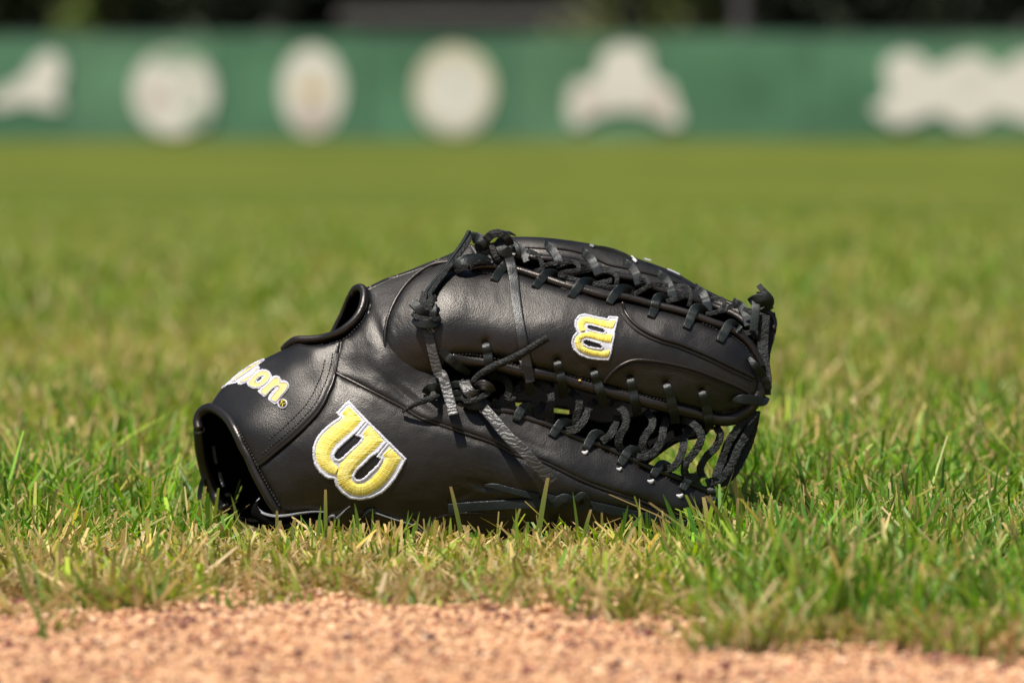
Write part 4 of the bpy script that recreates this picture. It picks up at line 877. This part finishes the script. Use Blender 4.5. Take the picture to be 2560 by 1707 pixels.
def threads(name, A, B, front, lift, pitch, mat, parent, arch=2.0, shade=0.0):
    """satin stitches between two rails A and B (n,2)"""
    LA = np.linalg.norm(np.diff((A + B) / 2, axis=0), axis=1); s = np.concatenate([[0], np.cumsum(np.maximum(LA, np.maximum(np.linalg.norm(np.diff(A, axis=0), axis=1), np.linalg.norm(np.diff(B, axis=0), axis=1)) * .7))])
    n = max(3, int(s[-1] / pitch)); q = (np.arange(n) + .5) / n * s[-1]
    ia = lambda R_: np.stack([np.interp(q, s, R_[:, 0]), np.interp(q, s, R_[:, 1])], -1)
    a, b = ia(A), ia(B)
    j = np.random.default_rng(n); a = a + j.normal(0, .45, a.shape); b = b + j.normal(0, .45, b.shape)
    d = b - a; L = np.linalg.norm(d, axis=1, keepdims=True) + 1e-6; T = d / L; W = np.stack([-T[:, 1], T[:, 0]], -1)
    m = 5; ss = np.linspace(0, 1, m); VV, TT = [], []
    hw = pitch * 1.15 * .62
    for k in ss:
        c = a + d * k
        f = front(c[:, 0], c[:, 1]); bad = ~np.isfinite(f); f[bad] = DB(c[bad, 0], c[bad, 1])
        z = f - lift - arch * (1 - (2 * k - 1) ** 2) + (1.2 if k in (0, 1) else 0)
        for e, dz in ((-1, 1.1), (0, -.5), (1, 1.1)):
            p = c + W * hw * e; VV.append(at(p[:, 0], p[:, 1], z + dz))
    V = np.stack(VV, 1).reshape(-1, 3)
    F = []
    base = []
    for k in range(m - 1):
        for e in range(2): base.append((3 * k + e, 3 * k + e + 1, 3 * k + e + 4, 3 * k + e + 3))
    F = (np.array(base)[None] + (np.arange(n) * 3 * m)[:, None, None]).reshape(-1, 4)
    o = mesh_obj(name, V, F.tolist(), mat, parent, smooth=False, org=GO, kind="stuff")
    tint = np.repeat(np.clip(j.normal(.5, .28, n), 0, 1), 3 * m)
    c = np.ones((len(V), 4), np.float32); c[:, :3] = tint[:, None]
    at_ = o.data.color_attributes.new("tint", 'FLOAT_COLOR', 'POINT'); at_.data.foreach_set("color", c.ravel())
    return o
def border(name, outline, depth, front, lift, pitch, mat, parent, inward):
    P = lin_curve(outline, 3.0); T = np.roll(P, -1, 0) - np.roll(P, 1, 0); T /= np.linalg.norm(T, axis=1)[:, None] + 1e-9
    W = np.stack([-T[:, 1], T[:, 0]], -1)
    t = inside(P[::7] + W[::7] * 2, P).mean() > .5
    W = W if (t == inward) else -W
    A = P - W * 0.6; B = P + W * depth
    return threads(name, np.vstack([A, A[:1]]), np.vstack([B, B[:1]]), front, lift, pitch, mat, parent, 1.6)
U2 = lambda c, L: np.array(px(c, L))
def logo(parent, front, white, holes, strokes, lift, bw, pitch):
    root = flat_patch("embroidered_letter", white, holes, front, lift, lift + 1, M_WHT, parent)
    root["label"] = "raised yellow letter W with a white stitched border"
    border("white_stitches", white, bw, front, lift + .5, pitch, M_WHT, root, True)
    for h in holes: border("white_stitches", h, bw, front, lift + .5, pitch, M_WHT, root, False)
    for A, B in strokes: threads("yellow_stitches", A, B, front, lift + 1.2, pitch, M_YEL, root, 2.6)
WHITE1 = U2('B', [(1437, 368), (1525, 462), (1612, 553), (1620, 562), (1712, 652), (1803, 743), (1812, 750), (1890, 828), (1968, 905), (1930, 980), (1880, 1070), (1820, 1150), (1745, 1220), (1650, 1265), (1540, 1283), (1450, 1270), (1370, 1215), (1320, 1150), (1303, 1090), (1240, 1085), (1170, 1030), (1125, 960), (1108, 880), (1112, 790), (1140, 720), (1200, 640), (1285, 572), (1362, 520), (1345, 508), (1322, 485)])
HOLE1 = [U2('B', [(1600, 572), (1530, 655), (1500, 690), (1560, 715), (1525, 760), (1455, 822), (1390, 885), (1345, 915), (1315, 905), (1305, 868), (1335, 822), (1400, 760), (1470, 700), (1520, 652), (1594, 566)]),
         U2('B', [(1792, 762), (1720, 850), (1697, 885), (1735, 910), (1700, 965), (1640, 1020), (1580, 1080), (1540, 1100), (1505, 1095), (1490, 1062), (1515, 1015), (1580, 955), (1650, 885), (1710, 848), (1786, 757)])]
ST1 = [(U2('B', [(1375, 492), (1405, 515), (1375, 545), (1310, 590), (1235, 645), (1175, 710), (1140, 780), (1130, 850), (1145, 925), (1185, 990), (1240, 1038), (1312, 1058)]),
        U2('B', [(1437, 418), (1500, 480), (1562, 548), (1490, 632), (1405, 700), (1330, 765), (1283, 825), (1266, 875), (1275, 920), (1300, 950), (1325, 962), (1342, 985)])),
       (U2('B', [(1570, 680), (1590, 700), (1555, 750), (1480, 815), (1410, 890), (1345, 975), (1325, 1060), (1345, 1140), (1400, 1200), (1490, 1247), (1600, 1242), (1700, 1195), (1790, 1118), (1860, 1022), (1922, 905), (1870, 850), (1815, 800)]),
        U2('B', [(1637, 592), (1700, 662), (1757, 738), (1690, 808), (1610, 882), (1530, 962), (1472, 1035), (1460, 1085), (1482, 1120), (1530, 1137), (1585, 1128), (1640, 1090), (1690, 1035), (1740, 965), (1772, 900), (1768, 885), (1755, 872)]))]
logo(thumb.obj, thumb.front, WHITE1, HOLE1, ST1, 3.0, 6.5, 2.6)
WHITE2 = U2('C', [(2152, 852), (2062, 845), (2050, 868), (1950, 850), (1850, 824), (1790, 835), (1755, 880), (1750, 935), (1772, 992), (1735, 1028), (1720, 1085), (1735, 1150), (1790, 1200), (1880, 1235), (1990, 1250), (2065, 1250), (2088, 1185), (2100, 1105), (2112, 1060), (2125, 970), (2138, 920)])
HOLE2 = [U2('C', [(1862, 935), (1895, 928), (2015, 962), (2032, 990), (2010, 1000), (1900, 972), (1870, 958)]), U2('C', [(1828, 1072), (1858, 1062), (1985, 1100), (2008, 1128), (1985, 1142), (1880, 1125), (1838, 1102)])]
ST2 = [(U2('C', [(2128, 875), (2060, 888), (1960, 874), (1860, 852), (1800, 864), (1778, 900), (1780, 945), (1800, 985)]), U2('C', [(2100, 960), (2055, 958), (1985, 942), (1890, 912), (1860, 908), (1842, 925), (1842, 950), (1852, 975)])),
       (U2('C', [(2098, 1010), (2000, 1006), (1900, 990), (1810, 1005), (1765, 1035), (1748, 1085), (1770, 1145), (1830, 1185), (1920, 1212), (2000, 1224), (2058, 1222)]), U2('C', [(2080, 1092), (2000, 1080), (1900, 1050), (1855, 1040), (1818, 1052), (1808, 1085), (1828, 1118), (1862, 1140), (1930, 1160), (2000, 1168), (2072, 1150)]))]
logo(web.obj, web.front, WHITE2, HOLE2, ST2, 2.5, 4.5, 2.4)
# the word across the wrist: each letter a white padded stroke with a gold one on top
def letter(paths, name="embroidered_letter", wy=26, label=None, closed=False):
    """paths in M coordinates (7.35); wy = width of the gold stroke in px*7.35"""
    root = None
    for P_ in paths:
        C = catmull(np.array(px('M', P_)), 2.0)
        C3 = np.column_stack([C, resolve([tuple(c) for c in C], 0, lambda u, v: np.where(np.isfinite(wrist.front(u, v)), wrist.front(u, v), DB(u, v) - 11))[:, 2]])
        for nm, ww, lf, mt in (("white_padding", wy + 62, 1.5, M_WHT), ("gold_padding", wy, 3.2, M_GOLD)):
            Cc = C3.copy(); Cc[:, 2] -= lf
            V, F = sweep(Cc, ww / 7.35 / 2, 2.0, 0, 10, True, True, .25, len(Cc))
            if root is None and nm == "white_padding": root = o = mesh_obj(name, V, F, mt, wrist.obj, org=GO, smooth=False)
            else: o = mesh_obj(nm, V, F, mt, root, org=GO, smooth=False)
            recalc(o)
            tt = np.random.default_rng(3).random(len(V)); cc = np.ones((len(V), 4), np.float32); cc[:, :3] = tt[:, None]
            a_ = o.data.color_attributes.new("tint", 'FLOAT_COLOR', 'POINT'); a_.data.foreach_set("color", cc.ravel())
    if label and root: root["label"] = label
    return root
def wf2(u, v):
    f = wrist.front(u, v); return np.where(np.isfinite(f), f, DB(u, v) - 11)
def word(name, white, holes, golds, label):
    root = flat_patch(name, U2('M', white), [U2('M', h) for h in holes], wf2, 2.0, 3.5, M_WHT, wrist.obj, True); root["label"] = label
    border("white_stitches", U2('M', white), 3.2, wf2, 2.2, 2.2, M_WHT, root, True)
    for g, hs in golds:
        o = flat_patch("gold_stitches", U2('M', g), [U2('M', h) for h in hs], wf2, 4.2, 2.5, M_GOLD, root, True)
        border("white_stitches", close_curve(U2('M', g), 6), 1.0, wf2, 4.6, 2.2, M_WHT, root, True)
        for h_ in hs: border("white_stitches", U2('M', h_), 1.0, wf2, 4.6, 2.2, M_WHT, root, False)
        o.data.color_attributes["tint"].data.foreach_set("color", np.repeat(np.random.default_rng(8).random(len(o.data.vertices)), 4).astype(np.float32))
word("embroidered_letters", [(1170, 385), (1210, 340), (1290, 318), (1370, 325), (1430, 365), (1460, 420), (1470, 455), (1540, 432), (1600, 450), (1635, 500), (1645, 528), (1690, 522), (1750, 545), (1785, 600), (1770, 670), (1700, 760), (1620, 850), (1590, 890), (1560, 940), (1520, 960), (1460, 920), (1400, 870), (1402, 830), (1440, 770), (1520, 685), (1548, 650), (1500, 665), (1430, 730), (1370, 795), (1325, 820), (1265, 775), (1205, 715), (1250, 685), (1285, 650), (1220, 668), (1120, 665), (1040, 625), (1008, 575), (1030, 520), (1090, 450), (1130, 410)],
     [[(1188, 538), (1198, 502), (1250, 462), (1290, 455), (1270, 495), (1215, 532)]],
     [([(1200, 380), (1290, 345), (1380, 355), (1430, 410), (1420, 480), (1350, 570), (1260, 625), (1150, 645), (1070, 615), (1040, 575), (1070, 510), (1130, 440)], [[(1285, 425), (1330, 445), (1305, 490), (1245, 545), (1180, 568), (1150, 535), (1205, 465)]]),
      ([(1450, 525), (1500, 480), (1560, 465), (1605, 500), (1615, 556), (1700, 552), (1750, 580), (1752, 640), (1700, 720), (1620, 810), (1535, 905), (1440, 850), (1480, 790), (1570, 690), (1612, 628), (1560, 612), (1500, 640), (1410, 725), (1342, 785), (1262, 712), (1340, 635), (1420, 560)], [])], "white edged gold letters o and n")
word("embroidered_letters", [(1165, 390), (1248, 290), (1230, 258), (1195, 256), (1260, 200), (1335, 140), (1318, 120), (1270, 138), (1100, 220), (930, 328), (800, 428), (690, 530), (600, 608), (540, 668), (590, 640), (650, 600), (730, 582), (830, 558), (850, 592), (900, 592), (980, 562), (1015, 535), (1085, 455)], [],
     [([(1215, 285), (1165, 298), (1120, 370), (1070, 420), (1000, 460), (890, 520), (880, 552), (930, 545), (1020, 515), (1090, 435), (1155, 365)], []),
      ([(1290, 146), (1140, 213), (980, 318), (850, 418), (740, 520), (720, 548), (790, 518), (880, 450), (1000, 368), (1120, 280), (1225, 205)], [])], "white edged gold letters i, l and s seen almost edge on")
# registered mark: ring and R
def ringpts(cx, cy, r, n=14): return [(cx + r * math.cos(a), cy + r * 1.0 * math.sin(a)) for a in np.linspace(0, 2 * math.pi, n)]
strap("registered_mark", 'M', ringpts(1662, 942, 82), 2.6, 2.5, 2, M_WHT, D=wrist.front, parent=wrist.obj, step=1.5, label="small stitched registered trade mark ring")
for P_ in ([(1605, 975), (1650, 920), (1690, 880)], [(1650, 925), (1640, 895), (1680, 880), (1725, 905), (1715, 940), (1665, 945)], [(1665, 945), (1660, 1000)]):
    strap("registered_mark", 'M', P_, 1.7, 2.5, 2, M_YEL, D=wrist.front, parent=wrist.obj, step=1.5)
# a speck of yellow grit on the lower welt
u, v = px('D', [(1797, 190)])[0]
strap("grit_speck", 'P', [(u - 3, v), (u, v - 1), (u + 3, v)], 6, 5, 3, M_GOLD, step=1, box=False, taper=[.5, 1, .5])

# ================================================================== BACKGROUND
YF = 79.0 - D0                       # outfield fence
def pf(u, v, y=YF):                  # pixel -> point on the vertical plane y
    d = y + D0; ang = PITCH + math.atan((v - 853.5) / FPX)
    return ((u - 1280) / FPX * d, CAMH - d * math.tan(ang))
def box(x0, x1, y0, y1, z0, z1):
    V = [(x, y, z) for x in (x0, x1) for y in (y0, y1) for z in (z0, z1)]
    return V, [(0, 1, 3, 2), (4, 6, 7, 5), (0, 4, 5, 1), (2, 3, 7, 6), (0, 2, 6, 4), (1, 5, 7, 3)]
def simple(name, c, rough=0.8, var=0.15, scale=3.0):
    m, N, L, B = nodes(name); n1 = tex(N, L, "ShaderNodeTexNoise", scale, 4)
    r = ramp(N, L, n1.outputs[0], [(0.3, tuple(x * (1 - var) for x in c)), (0.7, tuple(min(1, x * (1 + var)) for x in c))])
    L.new(r.outputs[0], B.inputs["Base Color"]); B.inputs["Roughness"].default_value = rough; return m
MG = [simple("green_windscreen", (0.072, 0.182, 0.100), .8, .14, 1.1), simple("green_windscreen_faded", (0.095, 0.205, 0.115), .8, .14, .9)]
M_POST = simple("galvanised_steel", (0.10, 0.16, 0.13), .5)
M_PRINT = simple("white_print", (0.74, 0.68, 0.62), .8, .10, 2.5); M_CREAM = simple("cream_print", (0.62, 0.55, 0.42), .8, .1)
M_TAN = simple("tan_print", (0.62, 0.47, 0.28), .8, .1); M_PINK = simple("pink_grey_print", (0.56, 0.44, 0.40), .8, .1)
M_PALEG = simple("pale_green_print", (0.33, 0.40, 0.30), .8, .1)
fence = empty("outfield_fence", (0, YF, 0), "long green windscreen covered outfield fence with white printed emblems", "fence")
FO = np.array([0, YF, 0.0]); FH = pf(0, 92)[1]
panels = []
PW = 3.05; k0 = -8
for i in range(k0, 9):
    x0 = i * PW; x1 = x0 + PW
    # slightly slack fabric: a gentle grid
    gx = np.linspace(x0 + .03, x1 - .03, 12); gz = np.linspace(0.04, FH - 0.02 + 0.03 * math.sin(i * 2.1), 8)
    XX, ZZ = np.meshgrid(gx, gz); YY = YF + 0.035 * np.sin((XX - x0) / PW * math.pi) * np.sin(ZZ * 2.2 + i) - 0.02
    V = np.stack([XX, YY, ZZ], -1).reshape(-1, 3); V2 = V + np.array([0, .012, 0]); I = np.arange(96).reshape(8, 12)
    F = [(I[a, b], I[a, b + 1], I[a + 1, b + 1], I[a + 1, b]) for a in range(7) for b in range(11)]
    F += [tuple(q + 96 for q in f[::-1]) for f in F]
    o = mesh_obj("windscreen_panel", np.vstack([V, V2]), F, MG[(i * 7) % 3 == 0], fence, org=FO); panels.append(o)
    V, F = box(x0 - .03, x0 + .03, YF + .02, YF + .09, 0, FH + .02); mesh_obj("fence_post", V, F, M_POST, fence, smooth=False, org=FO)
V, F = box(k0 * PW, 9 * PW, YF + .0, YF + .05, FH - .01, FH + .045); mesh_obj("top_rail", V, F, M_POST, fence, smooth=False, org=FO)
def emblem(pts, mat, y, label=None, parent=None, smooth=True, name="printed_emblem"):
    P = close_curve(np.array(pts, float), 12) if smooth else np.array(pts, float)
    if label and len(pts) != 14:      # free outlines: a little smaller than the blurred image suggests
        T_ = np.roll(P, -2, 0) - np.roll(P, 2, 0); T_ /= np.linalg.norm(T_, axis=1)[:, None]; W_ = np.stack([-T_[:, 1], T_[:, 0]], -1)
        if inside(P[::5] + W_[::5] * 3, P).mean() < .5: W_ = -W_
        P = P + W_ * 9
    W3 = np.array([(*[pf(a, b, y)[0]], y, pf(a, b, y)[1]) for a, b in P]); n = len(W3)
    W3[:, 2] = np.maximum(W3[:, 2], 0.05)
    V = np.vstack([W3, W3 + np.array([0, .006, 0])])
    F = [tuple(range(n))[::-1], tuple(range(n, 2 * n))] + [(i, (i + 1) % n, (i + 1) % n + n, i + n) for i in range(n)]
    cx = W3[:, 0].mean(); pi = int((cx // PW) - k0); pi = max(0, min(len(panels) - 1, pi))
    o = mesh_obj(name, V, F, mat, parent or panels[pi], smooth=False, org=FO); recalc(o)
    if label: o["label"] = label
    return o
K = 2560 / 2352.0
def ell(cx, cy, rx, ry, n=14):
    rx = rx * .97 - 8; ry = ry * .97 - 6
    return [((cx + rx * math.cos(a)) * K, (cy + ry * math.sin(a)) * K) for a in np.linspace(0, 2 * math.pi, n, endpoint=False)]
sk = lambda L: [(a * K, b * K) for a, b in L]
Y1, Y2, Y3 = YF - .07, YF - .078, YF - .086
emblem(sk([(-40, 235), (10, 195), (52, 170), (80, 130), (118, 112), (148, 130), (155, 175), (142, 215), (152, 250), (110, 258), (60, 246), (0, 258)]), M_PRINT, Y1, "white slanted emblem at the left end of the fence")
emblem(ell(400, 213, 106, 107), M_PRINT, Y1, "round white emblem on the green fence"); emblem(ell(405, 137, 62, 24), M_PALEG, Y2); emblem(ell(360, 225, 34, 30), M_PINK, Y2); emblem(ell(440, 205, 30, 16), M_PALEG, Y2); emblem(ell(455, 270, 40, 30), M_PALEG, Y2)
emblem(ell(718, 208, 82, 110), M_PRINT, Y1, "tall oval white emblem with a tan centre"); emblem(ell(718, 205, 50, 26), M_TAN, Y2); emblem(ell(718, 268, 52, 36), M_PINK, Y2)
emblem(ell(1043, 208, 104, 112), M_CREAM, Y1, "round emblem with a tan rim on the green fence"); emblem(ell(1043, 216, 80, 86), M_PRINT, Y2); emblem(ell(1043, 190, 16, 14), M_PALEG, Y3)
emblem(sk([(1300, 280), (1298, 220), (1320, 180), (1360, 175), (1378, 120), (1430, 95), (1490, 110), (1505, 170), (1540, 185), (1560, 230), (1572, 285), (1530, 295), (1490, 270), (1430, 262), (1370, 275), (1330, 300)]), M_PRINT, Y1, "three lobed white emblem right of centre on the fence")
emblem(ell(1350, 235, 34, 26), M_PINK, Y2); emblem(ell(1515, 235, 36, 30), M_PINK, Y2)
emblem(sk([(1992, 250), (2030, 215), (2020, 150), (2060, 115), (2110, 118), (2140, 150), (2190, 125), (2250, 118), (2290, 150), (2340, 120), (2400, 112), (2480, 130), (2520, 200), (2500, 280), (2420, 300), (2340, 285), (2290, 270), (2250, 295), (2200, 298), (2150, 270), (2110, 285), (2050, 295)]), M_PRINT, Y1, "large white rounded lettering block at the right end of the fence")
# soft fading: lower warning kick board
# low grey building with a sunlit shrub seen over the fence
YB = 88.0
shed = empty("storage_building", (-1.5, YB, 0), "long low grey building seen over the top of the fence", "building")
SO = np.array([-1.5, YB, 0])
M_WALLG = simple("grey_render", (0.09, 0.085, 0.078), .9); M_ROOF = simple("grey_roof", (0.035, 0.032, 0.029), .7)
xa = pf(860, 50, YB)[0]; xb = pf(1480, 50, YB)[0]; zt = pf(0, 40, YB)[1]
V, F = box(xa, xb, YB, YB + 5, 0, zt - .12); mesh_obj("wall", V, F, M_WALLG, shed, smooth=False, org=SO)
V = [(xa - .2, YB - .3, zt - .12), (xb + .2, YB - .3, zt - .12), (xb + .2, YB + 2.5, zt + .25), (xa - .2, YB + 2.5, zt + .25), (xa - .2, YB + 5.3, zt - .12), (xb + .2, YB + 5.3, zt - .12)]
mesh_obj("roof", V, [(0, 1, 2, 3), (3, 2, 5, 4), (0, 3, 4), (1, 5, 2), (0, 4, 5, 1)], M_ROOF, shed, smooth=False, org=SO)
for i in range(5):
    wx = xa + (i + .7) * (xb - xa) / 5.4
    V, F = box(wx, wx + .55, YB - .04, YB + .02, zt - .75, zt - .3); mesh_obj("window", V, F, simple("dark_glass", (0.03, 0.035, 0.04), .2) if i == 0 else bpy.data.materials["dark_glass"], shed, smooth=False, org=SO)
def foliage_mat(name, c, var=.4):
    m, N, L, B = nodes(name); a = N.new("ShaderNodeAttribute"); a.attribute_name = "tint"
    L.new(a.outputs["Color"], B.inputs["Base Color"]); B.inputs["Roughness"].default_value = .7; return m
FM = foliage_mat("leaf", None)
M_BARK = simple("bark", (0.045, 0.035, 0.026), .95, .3, 6); M_BARKL = simple("pale_bark", (0.16, 0.12, 0.085), .95, .2, 6)
def leaves(cx, cy, cz, rx, ry, rz, n, size, col, seed):
    r = np.random.default_rng(seed)
    cl = r.normal(0, 1, (40, 3)); cl /= np.linalg.norm(cl, axis=1)[:, None]; cl *= r.uniform(.35, .95, (40, 1))
    k = r.integers(0, 40, n); p = cl[k] + r.normal(0, .13, (n, 3)); p = p * np.array([rx, ry, rz]) + np.array([cx, cy, cz])
    p[:, 2] = np.maximum(p[:, 2], .1)
    a = r.normal(0, 1, (n, 3)); a /= np.linalg.norm(a, axis=1)[:, None]; b = np.cross(a, r.normal(0, 1, (n, 3))); b /= np.linalg.norm(b, axis=1)[:, None] + 1e-9
    s = size * r.uniform(.6, 1.3, (n, 1)); V = np.stack([p - a * s, p - b * s * .5, p + a * s, p + b * s * .5], 1).reshape(-1, 3)
    Q = np.arange(4 * n).reshape(n, 4); c = np.repeat(np.array(col)[None] * (0.7 + .6 * r.random((40, 1)))[k] * r.uniform(.7, 1.3, (n, 1)), 4, 0)
    return V, Q, c
def tree(x, y, h, cr, col, seed, label, bark=None, group="trees standing behind the fence", r0=.22):
    t = empty("tree", (x, y, 0), label, "tree", group); O = np.array([x, y, 0]); r = np.random.default_rng(seed)
    V, F = [], []; n = 10; lv = 9
    def limb(p0, p1, ra, rb):
        o = len(V); d = Vector(p1) - Vector(p0); q = d.to_track_quat('Z', 'Y')
        for k in range(lv):
            s = k / (lv - 1); c = Vector(p0) + d * s + Vector((math.sin(s * 3 + seed) * .12, math.cos(s * 2 + seed) * .12, 0)) * s; rr = ra + (rb - ra) * s
            for j in range(n): V.append(tuple(c + q @ Vector((rr * math.cos(6.283 * j / n), rr * math.sin(6.283 * j / n), 0))))
        for k in range(lv - 1):
            for j in range(n): F.append((o + k * n + j, o + k * n + (j + 1) % n, o + (k + 1) * n + (j + 1) % n, o + (k + 1) * n + j))
    limb((x, y, -.05), (x + r.normal() * .3, y, h * .75), r0, r0 * .35)
    for k in range(6):
        z = h * r.uniform(.3, .6); a = r.uniform(0, 6.28); limb((x, y, z), (x + cr * .7 * math.cos(a), y + cr * .7 * math.sin(a), z + h * .22), r0 * .4, r0 * .12)
    mesh_obj("trunk", V, F, bark or M_BARK, t, org=O)
    V, Q, c = leaves(x, y, h * .62, cr, cr, h * .42, 3000, .22, col, seed)
    o = fast_mesh("crown", V - O, Q, FM, c); o.parent = t
LEAF_SHADE = (0.022, 0.032, 0.010)  # leaf colour darkened to stand in for shade under the canopy
TL_ = [(-11.2, 91, 9.5, 3.4, (.05, .065, .01)), (-7.5, 93, 11, 3.8, LEAF_SHADE), (-3.5, 96, 12, 4, LEAF_SHADE), (0.4, 95, 11, 3.8, LEAF_SHADE), (3.6, 93, 10, 3.4, (.06, .075, .008)), (7.8, 95, 12, 4.2, LEAF_SHADE), (12.3, 93, 10.5, 3.8, LEAF_SHADE), (-15.5, 93, 11, 3.8, LEAF_SHADE), (16, 95, 12, 4, LEAF_SHADE), (-19.5, 95, 12, 4, LEAF_SHADE), (20.5, 94, 11, 4, LEAF_SHADE)]
for i, (x, y, h, cr, c) in enumerate(TL_):
    tree(x, y, h, cr, c, 40 + i, ("light green leafed tree behind the fence at the left", "dark tree third from the left behind the fence", "dark tree fourth from the left behind the fence", "dark tree behind the middle of the fence", "light green leafed tree behind the three lobed emblem", "dark tree directly behind the grey utility pole", "dark tree behind the lettering block on the fence", "dark tree beyond the left edge of the photo", "dark tree beyond the right edge of the photo", "outermost dark tree far beyond the left edge", "outermost dark tree far beyond the right edge")[i], group="dark trees behind the outfield fence")
tree(pf(292, 20, 90)[0], 90, 9, 2.6, LEAF_SHADE, 70, "tree with a pale brown trunk behind the left part of the fence", M_BARKL, None, .27)
# poles, shrubs
pole = empty("utility_pole", (pf(1850, 20, 90)[0], 90, 0), "grey utility pole behind the fence right of centre", "pole")
V, F = [], []
for k, (z, rr) in enumerate(((-.1, .2), (8, .13))):
    for j in range(12): V.append((rr * math.cos(j * .5236), rr * math.sin(j * .5236), z))
for j in range(12): F.append((j, (j + 1) % 12, 12 + (j + 1) % 12, 12 + j))
F.append(tuple(range(12, 24)))
mesh_obj("shaft", V, F, simple("grey_pole", (.035, .031, .033), .8), pole)
V, F = box(-1.1, 1.1, -.16, -.06, 7.2, 7.35); mesh_obj("cross_arm", V, F, bpy.data.materials["grey_pole"], pole, smooth=False)
def shrub(u0, u1, vt, y, col, seed, label, n=2600):
    x0 = pf(u0, 50, y)[0]; x1 = pf(u1, 50, y)[0]; h = pf(0, vt, y)[1]; cx = (x0 + x1) / 2
    s = empty("shrub", (cx, y, 0), label, "shrub"); O = np.array([cx, y, 0])
    V, Q, c = leaves(cx, y, h * .5, (x1 - x0) / 2, .9, h * .52, n, .1, col, seed); o = fast_mesh("foliage", V - O, Q, FM, c); o.parent = s
    V, F = [], []
    for a in range(5):
        b = len(V); dx = math.cos(a * 1.3) * .4
        for k in range(3):
            for j in range(5): V.append((dx * k / 2 + .03 * math.cos(j * 1.257), .03 * math.sin(j * 1.257), k * h * .3))
        for k in range(2):
            for j in range(5): F.append((b + k * 5 + j, b + k * 5 + (j + 1) % 5, b + (k + 1) * 5 + (j + 1) % 5, b + (k + 1) * 5 + j))
    mesh_obj("stems", V, F, M_BARK, s)
shrub(1350, 1600, 35, 83, (.20, .21, .05), 5, "sunlit yellow green shrub in front of the grey building")
shrub(110, 260, -20, 86, (.10, .14, .012), 6, "bright green shrub beside the pale trunk at the left")
shrub(1560, 1830, -10, 86, (.075, .09, .012), 7, "green shrub just left of the grey pole")
# the wood behind is one mass, its deep shade put into the leaf colour
V, Q, c = leaves(0, 106, 6, 45, 5, 8, 26000, .55, (.012, .016, .006), 9)
tag(fast_mesh("woodland", V, Q, FM, c), "dark wood forming a continuous mass behind the trees", "wood", kind="stuff")
V, F = box(-60, 60, 110, 111, -.1, 13)
# earth bank under the wood, its colour darkened for the trees' shade
vb = [(-60, 88, .004), (60, 88, .004), (60, 118, 3.2), (-60, 118, 3.2), (60, 160, 9), (-60, 160, 9)]
tag(mesh_obj("wood_bank", vb, [(0, 1, 2, 3), (3, 2, 4, 5)], simple("shaded_leaf_litter", (.02, .018, .008), 1), smooth=False), kind="structure")
